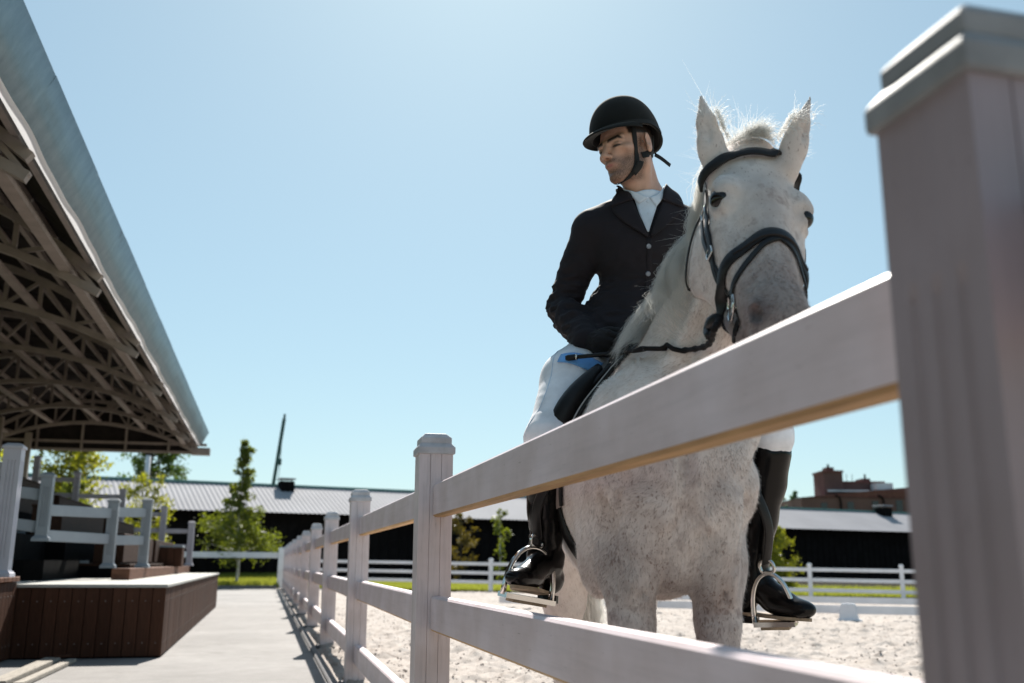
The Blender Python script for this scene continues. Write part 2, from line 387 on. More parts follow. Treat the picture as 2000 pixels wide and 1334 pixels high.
arena_board('low white arena board between the plastic block and the near post', (9.35, 14.62), (12.6, 12.6))
arena_board('faint low white board farther back behind the plastic block', (9.0, 21.2), (15.5, 15.6))
block('white plastic block holding up the low arena boards on the sand', (9.3, 14.66, .0), R(-40))
block('white plastic block half hidden behind the near fence post', (10.95, 13.62, .0), R(-40))

# ================================================================ barn
M_BROOF = mat('pale metal roof sheet', (.31, .30, .315), .75, .1, .4, metal=.0, spec=.08)
M_BWALL = mat('black stained boarding', (.010, .008, .008), .9, .35, 2, spec=.05)
M_RIDGE = mat('ridge cap green', (.10, .22, .20), .5, .15, 2)
BA, BB = np.array([-7.3, 42.6]), np.array([39.2, 55.0]); bd = (BB - BA) / np.linalg.norm(BB - BA); bn = np.array([bd[1], -bd[0]])   # bn points to the camera
BO = BA - bd * 26; BL = np.linalg.norm(BB - BA) + 26 + 12
barn = empty('barn', (*BO, 0), math.atan2(bd[1], bd[0])); tag(barn, 'long low black barn with pale corrugated metal roof behind the arena', 'barn')
RZ, EZ, RUN = 4.15, 2.93, 2.9
box('wall', (0, -RUN + .35, -.1), (BL, RUN - .35, EZ + .05), M_BWALL, barn)
wb = box_mesh((0, -RUN + .32, 0), (.06, -RUN + .3495, EZ))
for k in range(int(BL / .45)): link('batten', wb, M_BWALL, barn).location = (k * .45, 0, 0)
def corr(x0, x1, y0, z0, y1, z1, pitch=.2, amp=.028):
    n = int((x1 - x0) / pitch * 6); X = np.linspace(x0, x1, n + 1); ph = (X / pitch) % 1
    h = np.interp(ph, [0, .25, .4, .6, .75, 1], [0, 0, 1, 1, 0, 0]) * amp
    V = np.concatenate([np.stack([X, np.full_like(X, y0), z0 + h], -1), np.stack([X, np.full_like(X, y1), z1 + h], -1)])
    i = np.arange(n); return fast_mesh(V, np.stack([i, i + 1, i + n + 2, i + n + 1], -1), False)
npan = 14
for k in range(npan):
    x0 = BL * k / npan; x1 = BL * (k + 1) / npan
    link('roof_sheet', corr(x0 - (.12 if k else 0), x1, -RUN - .25, EZ - .08 + .004 * (k % 2), -.02, RZ + .004 * (k % 2)), M_BROOF, barn)
link('roof_sheet', corr(0, BL, .02, RZ, RUN + .25, EZ - .08), M_BROOF, barn)
box('ridge_cap', (0, -.09, RZ + .01), (BL, .09, RZ + .10), M_RIDGE, barn)
for s in (0, BL):                                # gable ends
    link('gable', pyd([(s, -RUN + .35, EZ), (s, RUN - .35, EZ), (s, 0, RZ - .02)], [(0, 1, 2)], False), M_BWALL, barn)
def vent(label, s, y, z, sz):
    v = empty('roof_vent', (*(BO + bd * s + bn * y), z), math.atan2(bd[1], bd[0])); tag(v, label, 'roof vent')
    box('box', (-sz, -sz, -.35), (sz, sz, sz * .7), M_DARK, v, .02); box('lid', (-sz * 1.15, -sz * 1.15, sz * .95), (sz * 1.15, sz * 1.15, sz * 1.15), M_BROOF, v, .02)
    for a in (-1, 1): box('stay', (a * sz * .8 - .02, -.02, sz * .7), (a * sz * .8 + .02, .02, sz * .96), M_DARK, v)
vent('small black vent with pale lid on the barn ridge below the boom', 34.2, .35, RZ + .0, .3)
vent('dark vent standing on the barn roof in front of the brick building', 72.0, .35, RZ + .0, .38)

# ================================================================ crane boom behind the barn
M_BOOM = mat('dark green boom steel', (.02, .07, .065), .5, .15, 3)
bo = empty('crane_boom', (.1, 62.5, 0)); tag(bo, 'thin dark green crane boom leaning above the barn ridge', 'crane')
bar('mast', (-.45, 0, 0), (.55, 0, 9.7), .22, .22, M_BOOM, bo); bar('boom_tip', (.53, 0, 9.5), (.58, 0, 10.0), .14, .14, M_BOOM, bo)
tube('cable', [(.5, .1, 9.3), (.46, .1, 7.2)], .02, M_BOOM, bo, 5); box('hook_block', (.36, -.08, 6.8), (.54, .2, 7.2), M_BOOM, bo, .03)
tube('hook_line', [(.45, .1, 6.8), (.3, .1, 3.5)], .02, M_BOOM, bo, 5)
box('carrier', (-1.6, -1, 0), (1.2, 1, 1.8), M_BOOM, bo, .1)

# ================================================================ red brick building far right
def brick():
    b = NB('far brick'); v = b.coord('Object'); n = b.n('ShaderNodeTexBrick'); b.l(v, n.inputs['Vector'])
    for k, c in (('Color1', (.125, .048, .042, 1)), ('Color2', (.16, .060, .052, 1)), ('Mortar', (.13, .07, .062, 1))): n.inputs[k].default_value = c
    n.inputs['Scale'].default_value = 2; f = b.noise(v, .3, 4)
    b.col(b.mix(1, n.outputs[0], b.ramp(f, [(.3, (.75, .75, .78)), (.7, (1.15, 1.1, 1.1))]), 'MULTIPLY')); b.set(Roughness=.9); return b.m
M_BRICK = brick(); M_WIN = mat('dark glass', (.02, .022, .025), .15, .2); M_ZINC = mat('zinc sheet', (.55, .56, .58), .35, .2, 1)
bk = empty('brick_building', (60.5, 103.5, 0), math.atan2(-2.9, 11.8)); tag(bk, 'red brick industrial building with small tower far behind the barn', 'building')
def bp(name, lo, hi, m=M_BRICK, par=None): return box(name, lo, hi, m, par or bk)
bp('wall', (0, 0, -1), (30, 14, 8.7))
link('sloped_parapet', pyd([(0, -.1, 8.7), (30, -.1, 8.7), (30, -.1, 11.6), (8, -.1, 9.5), (0, .2, 8.72), (0, 14, 8.7), (30, 14, 8.7), (30, 14, 11.6), (8, 14, 9.5), (0, 13.8, 8.72)],
     [(0, 1, 2, 3, 4), (9, 8, 7, 6, 5), (1, 6, 7, 2), (2, 7, 8, 3), (3, 8, 9, 4)], False), M_BRICK, bk)
tw = bp('tower', (3.7, 3, 8), (6.0, 7, 11.9)); bp('cornice', (3.6, 2.9, 11.9), (6.1, 7.1, 12.15), M_BRICK, tw)
bp('turret', (4.3, 3.6, 12.15), (5.2, 5.2, 12.6), M_BRICK, tw); tube('flue', [(4.7, 4.2, 12.6), (4.7, 4.2, 13.0)], .14, M_DARK, tw)
bp('upper_storey', (6.0, 4, 8), (11.2, 12, 10.75)); bp('cornice', (6.0, 3.9, 10.75), (11.4, 12.1, 10.95))
bp('stair_head', (8.9, 4.6, 10.95), (9.9, 7, 11.35)); tube('flue', [(9.4, 5, 11.35), (9.4, 5, 11.9)], .12, M_DARK, bk)
bp('roof_slope', (9.6, 2, 9.8), (11.6, 3.8, 10.6), M_ZINC); bp('gutter', (4.0, 2.6, 9.6), (9.0, 2.9, 9.8), M_ZINC)
for x in (6.9, 7.5, 8.2): tube('aerial', [(x, 6, 10.9), (x, 6, 12.0)], .035, M_DARK, bk, 5)
for x in (2.2, 5.3, 8.2, 11.0, 14, 17): wn = bp('window', (x, -.06, 5.6), (x + .75, .03, 8.0 + x * .04), M_WIN); box('sill', (x - .1, -.2, 5.45), (x + .85, .03, 5.6), M_ZINC, wn)
for x in (3.9, 8.9): tube('downpipe', [(x, -.2, 9.0), (x + .5, -.2, 8.7), (x + .6, -.2, 8.2), (x + .6, -.2, 5)], .11, M_DARK, bk, 6)

# ================================================================ trees
def leaf_mat(name, c, var=.35):
    b = NB(name); v = b.coord('Object'); f = b.noise(v, 2.5, 3)
    col = b.ramp(f, [(.3, tuple(x * (1 - var) for x in c)), (.7, tuple(x * (1 + var) for x in c))])
    b.col(col); b.set(Roughness=.5)
    tr = b.n('ShaderNodeBsdfTranslucent'); mx = b.n('ShaderNodeMixShader'); mx.inputs[0].default_value = .5
    b.l(b.mix(1, col, (1.9, 1.8, .6), 'MULTIPLY'), tr.inputs[0]); b.l(b.p.outputs[0], mx.inputs[1]); b.l(tr.outputs[0], mx.inputs[2])
    b.l(mx.outputs[0], b.t.nodes['Material Output'].inputs[0]); return b.m
M_LBIRCH = leaf_mat('birch leaf', (.105, .13, .024)); M_LDARK = leaf_mat('dark leaf', (.05, .085, .022)); M_LPINE = leaf_mat('blue green leaf', (.035, .075, .05)); M_LYEL = leaf_mat('yellow green leaf', (.19, .20, .025))
def bark():
    b = NB('birch bark'); v = b.coord('Object', (3, 3, 14)); b.col(b.ramp(b.noise(v, 3, 4, .7), [(.38, (.05, .045, .04)), (.46, (.55, .52, .49)), (.8, (.7, .68, .65))])); b.set(Roughness=.8); return b.m
M_BARK = bark(); M_BARKD = mat('dark bark', (.06, .045, .035), .9, .4, 12, (1, 1, .3), .5)
def tree(name, label, loc, h, prof, nbr, nleaf, leaf, lm, bm_, r0=.05, seed=1, cat='tree', up=.6, clear=.12):
    """prof: list of (height fraction, crown radius m). Limbs from the trunk, leaves in clumps along the limbs"""
    r = np.random.default_rng(seed); t = empty(name, loc); tag(t, label, cat)
    tk = [np.array([0, 0, -.05])]
    for i in range(1, 9):
        f = i / 8; tk.append(np.array([r.normal(0, .02) * h * .25, r.normal(0, .02) * h * .25, h * f]))
    TK = spline(tk, 20); V, F_ = [], []; tube_into(V, F_, TK, [r0 * (1 - .93 * i / 19) for i in range(20)], 7)
    hs = [p[0] for p in prof]; rs = [p[1] for p in prof]; pts = []
    for k in range(nbr):
        f = clear + (1 - clear) * (k + r.random()) / nbr; f = min(f, .995); rad = float(np.interp(f, hs, rs)) * (.55 + .6 * r.random()); a = r.random() * 6.283
        b0 = TK[int(f * 19)]; dr = np.array([math.cos(a), math.sin(a), 0]); L = max(rad, .05)
        mid = b0 + dr * L * .5 + np.array([0, 0, up * L * .4]); end = b0 + dr * L + np.array([0, 0, up * L * .8 - .15 * L * r.random()])
        B = spline([b0, mid, end], 6); tube_into(V, F_, B, [r0 * .32 * (1 - f * .6) * (1 - .85 * i / 5) for i in range(6)], 4, False)
        m = int(nleaf / nbr * (.4 + 1.2 * rad / max(rs)))
        s = r.random(m) ** .7; c = np.array([np.interp(s, np.linspace(0, 1, 6), B[:, j]) for j in range(3)]).T
        nc = max(2, m // 25); cl = c[r.integers(0, m, nc)] + r.normal(0, .16 * L + .03, (nc, 3)); q = cl[r.integers(0, nc, m)] * .75 + c * .25 + r.normal(0, .06 * L + .035, (m, 3)); pts.append(q)
    link('trunk', pyd(V, F_), bm_, t)
    p = np.concatenate(pts); n = len(p); a = r.normal(size=(n, 3)); a /= np.linalg.norm(a, axis=1)[:, None]; b_ = np.cross(a, r.normal(size=(n, 3))); b_ /= np.linalg.norm(b_, axis=1)[:, None] + 1e-9
    sz = leaf * (.6 + .8 * r.random(n))[:, None]
    LV = np.stack([p - a * sz, p + b_ * sz * .45, p + a * sz, p - b_ * sz * .45], 1).reshape(-1, 3)
    o = link('crown', fast_mesh(LV, np.arange(n * 4).reshape(-1, 4), False), lm, t); return t
tree('birch_tree', 'young birch with a narrow leafy top standing on the grass before the barn', (-.95, 36.6, 0), 5.35, [(0, .2), (.12, .55), (.26, 1.45), (.40, 1.2), (.52, .55), (.62, .32), (.74, .40), (.85, .36), (.94, .16), (1, .03)], 70, 9500, .062, M_LBIRCH, M_BARK, .06, 3, up=.55, clear=.2)
tree('birch_tree', 'thin birch sapling with sparse leaves beside the big white post', (8.6, 36.6, 0), 2.95, [(.2, .2), (.5, .35), (.8, .35), (1, .1)], 16, 420, .07, M_LBIRCH, M_BARK, .03, 5)
tree('broadleaf_tree', 'rust tinged young tree in front of the barn left of the sapling', (7.4, 38.2, 0), 3.0, [(.1, .5), (.5, .8), (.8, .5), (1, .1)], 24, 1500, .06, leaf_mat('rusty leaf', (.09, .07, .02)), M_BARKD, .035, 6)
tree('round_shrub', 'bushy green shrub behind the arena fence beside the right boot', (15.6, 28.4, 0), 2.1, [(0, .5), (.3, .75), (.7, .6), (1, .1)], 40, 5000, .05, M_LYEL, M_BARKD, .03, 7, 'shrub', clear=.04)
tree('conifer_tree', 'blue green distant tree beside the brick building', (62.4, 108.2, 0), 10.1, [(.3, 1.6), (.6, 1.8), (.85, 1.2), (1, .1)], 40, 3500, .17, M_LPINE, M_BARKD, .2, 8)
tree('conifer_tree', 'distant tree half hidden behind the rider boot top', (58.4, 106, 0), 10.4, [(.3, 1.6), (.6, 2.0), (.85, 1.4), (1, .2)], 40, 3500, .17, M_LPINE, M_BARKD, .2, 18)
tree('broadleaf_tree', 'yellow green tree under the canopy at the left edge', (-9.6, 36.0, 0), 5.9, [(.2, 1.5), (.5, 2.1), (.8, 1.7), (1, .4)], 50, 7000, .085, M_LYEL, M_BARKD, .12, 9)
tree('broadleaf_tree', 'broad leafy tree under the canopy behind the stair posts', (-6.2, 33.6, 0), 5.8, [(.15, .9), (.5, 1.25), (.8, 1.1), (1, .4)], 50, 7500, .075, M_LYEL, M_BARKD, .11, 10)
tree('broadleaf_tree', 'tall dark tree showing between canopy edge and barn roof', (-6.4, 56.5, 0), 9.4, [(.3, 1.6), (.6, 2.0), (.85, 1.6), (1, .6)], 60, 8000, .11, M_LDARK, M_BARKD, .22, 11)
tree('birch_tree', 'drooping birch with thin twigs in front of the barn roof', (-3.3, 29.2, 0), 3.35, [(.1, .5), (.45, 1.0), (.7, .9), (.9, .8), (1, .3)], 46, 2600, .055, M_LYEL, M_BARK, .04, 12, up=.1)
tree('broadleaf_tree', 'small green tree behind the stair rails near the dark posts', (-5.4, 30.5, 0), 3.3, [(.1, .5), (.5, .8), (.8, .6), (1, .1)], 30, 2600, .06, M_LBIRCH, M_BARKD, .05, 13)
pl = empty('utility_pole', (-6.0, 52, 0)); tag(pl, 'grey metal pole rising behind the barn below the canopy edge', 'pole'); tube('shaft', [(0, 0, 0), (0, 0, 6.1)], .13, M_ZINC, pl, 10); tube('cap', [(0, 0, 6.1), (0, 0, 6.2)], .15, M_DARK, pl, 10)

# ================================================================ wooden platform beside the path
PX, PY0, PY1, PZ = -.88, 9.9, 20.75, .655
PW = .1163
pf = empty('wooden_platform', (PX, PY0, 0)); tag(pf, 'low wooden platform clad in brown vertical planks beside the path', 'platform')
box('deck', (-6.2, -.012, PZ - .028), (.014, PY1 - PY0 + .012, PZ), M_DECK, pf, .004)
box('frame', (-6.1, .03, 0), (-.03, PY1 - PY0 - .03, PZ - .04), M_DARK, pf)
def plank_mesh(w, h, th=.022):
    bm = bmesh.new(); box_bm(bm, (.0025, 0, .012), (w - .0025, th, h))
    bmesh.ops.bevel(bm, geom=bm.edges[:], offset=.003, segments=1, affect='EDGES')
    for z in (.13, h - .12):
        c = bmesh.ops.create_cone(bm, cap_ends=True, segments=8, radius1=.007, radius2=.006, depth=.004, matrix=Matrix.Translation((w / 2, -.001, z)) @ Matrix.Rotation(R(90), 4, 'X'))
        for v in c['verts']:
            for f in v.link_faces: f.material_index = 1
    return bm_mesh(bm)
pm = [plank_mesh(PW, PZ - .03)]
n_front = 26
for k in range(n_front):
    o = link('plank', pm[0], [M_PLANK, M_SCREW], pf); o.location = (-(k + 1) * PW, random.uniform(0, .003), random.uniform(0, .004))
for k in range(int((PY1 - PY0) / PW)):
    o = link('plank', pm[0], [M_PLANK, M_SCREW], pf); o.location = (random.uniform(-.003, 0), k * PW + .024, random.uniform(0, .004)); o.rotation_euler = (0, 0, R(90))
# near landing with the big railing post
ld = empty('wooden_landing', (-2.165, PY0 - .01, 0)); tag(ld, 'sunlit plank clad landing at the lower left edge before the platform', 'platform')
LZ = .725
box('frame', (-4, -3.5, 0), (-.03, -.0, LZ - .05), M_DARK, ld)
for k in range(18):
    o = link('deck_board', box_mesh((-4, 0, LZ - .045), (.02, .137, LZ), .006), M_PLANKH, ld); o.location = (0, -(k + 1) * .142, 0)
pm2 = plank_mesh(PW, LZ - .05)
for k in range(26):
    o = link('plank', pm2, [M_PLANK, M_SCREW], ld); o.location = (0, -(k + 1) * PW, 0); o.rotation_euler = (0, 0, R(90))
# stand tiers behind the platform
st = empty('grandstand', (-1.6, 13, .655)); tag(st, 'dark stepped grandstand with wooden benches under the canopy', 'grandstand')
M_BENCH = wood('bench plank', (.065, .033, .022), (6, .5, 8)); M_GREYB = mat('grey blue edging', (.22, .26, .29), .6, .1)
M_PVC_SHADE = mat('shade-toned plastic rail', (.27, .29, .315), .5, .06, 5); M_PVCN = mat('dull white plastic rail', (.50, .475, .52), .5, .06, 5)  # first one is the white railing, canopy shade painted in as grey
box('end_board', (-.12, -.62, 0), (.08, 8.9, .13), M_PLANKH, st, .005)
for k in range(6):
    x1 = -.12 - .80 * k; z1 = .13 + .36 * k
    box('tier', (x1 - .80, .9, 0), (x1, 8.7, z1 + .02), M_DARK, st); box('tread', (x1 - .805, .88, z1 + .02), (x1 + .01, 8.72, z1 + .05), M_BENCH, st, .004)
    for s in range(2):
        y0 = 1.0 + 3.9 * s; bz = z1 + .05
        for j in range(3): box('bench_slat', (x1 - .48 + .13 * j, y0, bz + .36), (x1 - .48 + .13 * j + .115, y0 + 3.5, bz + .395), M_BENCH, st, .006)
        box('bench_front', (x1 - .13, y0 + .02, bz + .02), (x1 - .10, y0 + 3.48, bz + .355), M_BENCH, st, .004)
        for e in (0, 3.38): box('bench_end', (x1 - .47, y0 + e + .02, bz), (x1 - .132, y0 + e + .10, bz + .355), M_BENCH, st, .004)
    box('edge_strip', (x1 - .78, .86, z1 + .055), (x1 - .50, .92, z1 + .09), M_GREYB, st)
box('end_wall', (-9, -1.3, 0), (-.72, .86, .22), M_DARK, st); 
for k in range(5): box('end_wall', (-9, -1.2 + .1 * k, .22 + .3 * k), (-1.15 - .8 * k, .85, .52 + .3 * k), M_DARK, st)
cb = empty('wooden_box', (-1.75, 18.6, PZ + .13)); tag(cb, 'small brown wooden box standing on the platform step beside the rails', 'box')
for k in range(5): box('plank', (-.30 + .12 * k, -.012, 0), (-.186 + .12 * k, .012, .33), M_PLANK, cb, .003)
box('body', (-.29, .013, 0), (.29, .5, .32), M_DARK, cb); box('lid', (-.32, -.03, .332), (.32, .52, .36), M_GREYB, cb, .006)
for k in range(4): o = box('plank', (.292, .02 + .12 * k, 0), (.314, .134 + .12 * k, .33), M_PLANK, cb, .003)

# railings: fluted white plastic posts with skirts and caps
def rail_post_mesh(h, hw=.075, fl=(-.03, 0, .03)):
    bm = bmesh.new()
    def ring(z, a, d):
        p = []
        for sx, sy in ((0, -1), (1, 0), (0, 1), (-1, 0)):
            tx, ty = -sy, sx
            p.append((sx * a - tx * a, sy * a - ty * a))
            for g in fl:
                for q, e in ((-.007, 0), (-.004, d), (.004, d), (.007, 0)):
                    p.append((sx * (a - e) + tx * (g + q), sy * (a - e) + ty * (g + q)))
        return [bm.verts.new((x, y, z)) for x, y in p]
    rings = [ring(0, hw + .028, 0), ring(.03, hw + .026, 0), ring(.055, hw + .004, 0), ring(.06, hw, 0), ring(.15, hw, 0), ring(.16, hw, .007), ring(h - .16, hw, .007), ring(h - .15, hw, 0), ring(h - .05, hw, 0), ring(h - .048, hw + .012, 0), ring(h - .025, hw + .012, 0), ring(h, hw - .022, 0)]
    n = len(rings[0])
    for a, b in zip(rings, rings[1:]):
        for i in range(n): bm.faces.new((a[i], a[(i + 1) % n], b[(i + 1) % n], b[i]))
    bm.faces.new(rings[-1]); return bm_mesh(bm)
def railing(label, posts, rails, hw=.06, m=M_PVC, rh=.12):
    t = empty('stair_railing', posts[0][0]); tag(t, label, 'railing'); o0 = Vector(posts[0][0])
    for loc, h in posts: link('post', rail_post_mesh(h, hw, (-.4 * hw, 0, .4 * hw)), m, t).location = Vector(loc) - o0
    for a, b in rails: link('rail', bar_mesh(Vector(a) - o0, Vector(b) - o0, .045, rh, .006), m, t)
    return t
railing('tall white fluted railing post on the landing at the left edge', [((-2.25, 9.6, LZ), 1.17), ((-4.1, 9.6, LZ), 1.17)],
        [((-4.0, 9.6, 1.665), (-2.33, 9.6, 1.665)), ((-4.0, 9.6, 1.20), (-2.33, 9.6, 1.20))], .074, M_PVCN)
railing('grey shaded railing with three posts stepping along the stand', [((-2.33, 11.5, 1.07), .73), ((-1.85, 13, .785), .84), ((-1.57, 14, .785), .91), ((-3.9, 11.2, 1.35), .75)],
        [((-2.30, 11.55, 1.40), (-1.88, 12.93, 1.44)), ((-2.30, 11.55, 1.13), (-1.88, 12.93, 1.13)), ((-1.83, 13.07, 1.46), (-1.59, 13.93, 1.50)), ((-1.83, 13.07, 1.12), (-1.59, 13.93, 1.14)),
         ((-3.8, 11.2, 1.72), (-2.4, 11.5, 1.56)), ((-3.8, 11.2, 1.40), (-2.4, 11.5, 1.22))], .06, M_PVC_SHADE)
railing('sunlit pinkish white stair railing climbing at the far end of the stand', [((-1.55, 22, .79), .92), ((-2.13, 22, 1.10), .92), ((-2.98, 22, 1.44), .92), ((-3.9, 22, 1.80), .90), ((-4.7, 22, 2.1), .9)],
        [((-2.07, 22, 1.50), (-1.6, 22, 1.50)), ((-2.07, 22, 1.18), (-1.6, 22, 1.18)), ((-2.93, 22, 1.84), (-2.18, 22, 1.84)), ((-2.93, 22, 1.51), (-2.18, 22, 1.51)), ((-3.85, 22, 2.19), (-3.04, 22, 2.19)), ((-3.85, 22, 1.86), (-3.04, 22, 1.86)), ((-4.65, 22, 2.52), (-3.95, 22, 2.52)), ((-4.65, 22, 2.2), (-3.95, 22, 2.2))], .06, M_PVCN, .09)
# loose boards on the path
lb = empty('loose_boards', (-1.62, 8.85, 0)); tag(lb, 'weathered loose boards lying on the path at the lower left corner', 'boards')
link('board', bar_mesh((-.14, -1.1, .03), (-.12, .72, .03), .13, .035, .004), M_OLDWOOD, lb); link('board', bar_mesh((.0, -1.1, .02), (.04, .70, .02), .075, .03, .004), M_OLDWOOD, lb)
link('chip', bar_mesh((-.10, .68, .05), (.02, .74, .06), .03, .02, .004), M_PLANK, lb)

# ================================================================ arched canopy
M_FASC = None
def fascia_mat():
    b = NB('galvanised fascia'); v = b.coord('Object'); s = b.coord('Object', (1, 1, .12))
    f = b.noise(v, 5, 5); g = b.noise(s, 8, 6, .7)
    c = b.ramp(g, [(.3, (.10, .165, .205)), (.6, (.16, .235, .28)), (.85, (.22, .30, .345))])
    c = b.mix(1, c, b.ramp(b.noise(v, 2.3, 6, .75), [(.27, (.25, .2, .17)), (.36, (1, 1, 1))]), 'MULTIPLY')
    b.col(c); b.set(Roughness=.45, Metallic=.35); b.bump(f, .25, .02); return b.m
M_FASC = fascia_mat(); _b = NB('pale translucent lip'); _b.col((.8, .79, .8)); _t = _b.n('ShaderNodeBsdfTranslucent'); _t.inputs[0].default_value = (.8, .79, .8, 1); _m = _b.n('ShaderNodeMixShader'); _m.inputs[0].default_value = .4
_b.l(_b.p.outputs[0], _m.inputs[1]); _b.l(_t.outputs[0], _m.inputs[2]); _b.l(_m.outputs[0], _b.t.nodes['Material Output'].inputs[0]); M_LIP = _b.m
cn = empty('canopy', (-1.62, 24, 3.5)); tag(cn, 'arched steel canopy with lattice trusses and a metal fascia over the stand', 'canopy')
CX, CS = -4.05, 2.36                                # arch centre line, half span
def arch(x, z0, rise, hs=CS): u = (x - CX) / hs; return z0 + rise * (1 - u * u)
def L2(p): return (p[0] + 1.62, p[1] - 24, p[2] - 3.5)
TY = [-13.95, -11, -8.05, -5.1, -2.15, .8, 3.75, 6.7, 9.65, 12.6, 15.55, 18.5, 21.4, 23.9]
N = 12
XS = np.linspace(CX - CS, CX + CS, N + 1)
def truss(y, first):
    g = empty('truss'); g.parent = cn
    lo = [(x, y, arch(x, 3.36, .62)) for x in XS]; hi = [(x, y, arch(x, 3.50, .98)) for x in XS]
    def seg(nm, pts, r):
        bm = bmesh.new()
        for a, b in zip(pts, pts[1:]):
            me = bar_mesh(L2(a), L2(b), r, r); bm.from_mesh(me); bpy.data.meshes.remove(me)
        return link(nm, bm_mesh(bm), M_STEEL, g)
    seg('lower_chord', lo, .075); seg('upper_chord', hi, .075)
    for i in range(1, N): link('web', bar_mesh(L2(lo[i]), L2(hi[i]), .045, .045), M_STEEL, g)
    for i in range(N): link('web', bar_mesh(L2(lo[i + (i % 2)]), L2(hi[i + 1 - (i % 2)]), .04, .04), M_STEEL, g)
    return g
for i, y in enumerate(TY): truss(y, i == 0)
Y0, Y1 = -15.0, 24.15
for x in (-2.0, -2.9, -3.9, -4.9, -5.8):              # longitudinal beams under the trusses
    z = arch(x, 3.36, .62) + .05; link('beam', bar_mesh(L2((x, Y0, z)), L2((x, Y1 - .2, z)), .10, .045), M_STEEL, cn)
for x in np.linspace(-6.35, -1.80, 12):
    z = arch(x, 3.58, .98); link('purlin', bar_mesh(L2((x, Y0, z)), L2((x, Y1, z)), .05, .06), M_STEEL, cn)
NR = 36
for k in range(NR):                                   # curved roof sheets with ribs
    y0 = Y0 + (Y1 - Y0) * k / NR; y1 = Y0 + (Y1 - Y0) * (k + 1) / NR - .004
    XX = np.linspace(-6.5, -1.70, 30); V, F_ = [], []
    for j, yy in enumerate((y0, y0 + .05, y0 + .07, y0 + .12, y1)):
        up_ = .05 if j in (1, 2) else 0
        V += [L2((x, yy, arch(x, 3.63, .98) + up_)) for x in XX]
    for j in range(4):
        for i in range(29): F_.append((j * 30 + i, j * 30 + i + 1, (j + 1) * 30 + i + 1, (j + 1) * 30 + i))
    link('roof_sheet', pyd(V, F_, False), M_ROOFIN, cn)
npn = 24
for k in range(npn):                                  # fascia panels, bent at mid height, with a wavy pale lip
    y0 = Y0 + (Y1 - Y0) * k / npn; y1 = Y0 + (Y1 - Y0) * (k + 1) / npn + .004; V, F_ = [], []; n = 14; VL = []
    for j in range(n + 1):
        y = y0 + (y1 - y0) * j / n; wv = .007 * math.sin(y * 2.3 + 1.2 * math.sin(y * .9)) + .003 * math.sin(y * 7.1)
        V += [L2((-1.48, y, 3.885)), L2((-1.475 + .003 * (k % 2), y, 3.875)), L2((-1.545 + wv * .5, y, 3.74 + wv)), L2((-1.56 - wv * .4, y, 3.70 + wv * .6)), L2((-1.635 + wv, y, 3.575 + wv * .6)), L2((-1.66 + wv, y, 3.58 + wv * .6))]
        VL += [L2((-1.64 + wv, y, 3.572 + wv * .6)), L2((-1.665 + wv * .8, y, 3.545 + wv)), L2((-1.70, y, 3.56))]
    for j in range(n):
        for i in range(5): F_.append((j * 6 + i, j * 6 + i + 1, (j + 1) * 6 + i + 1, (j + 1) * 6 + i))
    link('fascia_panel', pyd(V, F_, True), M_FASC, cn)
    link('lip', pyd(VL, [(j * 3 + i, j * 3 + i + 1, (j + 1) * 3 + i + 1, (j + 1) * 3 + i) for j in range(n) for i in range(2)], True), M_LIP, cn)
# closed far end: dark panel, beams and uprights
XE = np.linspace(-6.5, -1.70, 30)
V = [L2((x, 24.12, 3.36)) for x in XE] + [L2((x, 24.12, arch(x, 3.66, .98))) for x in XE]
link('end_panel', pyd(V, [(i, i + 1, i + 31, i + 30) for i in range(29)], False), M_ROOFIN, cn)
for z in (3.38, 3.57): link('end_beam', bar_mesh(L2((-6.4, 24.1, z - .02)), L2((-1.5, 24.1, z)), .07, .06), M_STEEL, cn)
box('eave_end', L2((-1.85, 24.05, 3.34)), L2((-1.42, 24.35, 3.50)), M_STEEL, cn, .01)
for x in (-2.35, -3.3, -4.25, -5.2): link('upright', bar_mesh(L2((x, 24.05, 3.36)), L2((x, 24.05, arch(x, 3.36, .62))), .05, .05), M_STEEL, cn)
for y in (-11, -5.1, .8, 9.65, 15.55, 21.4, 23.9): link('column', bar_mesh(L2((-5.35, y, 0)), L2((-5.35, y, 3.7)), .13, .13), M_STEEL, cn)
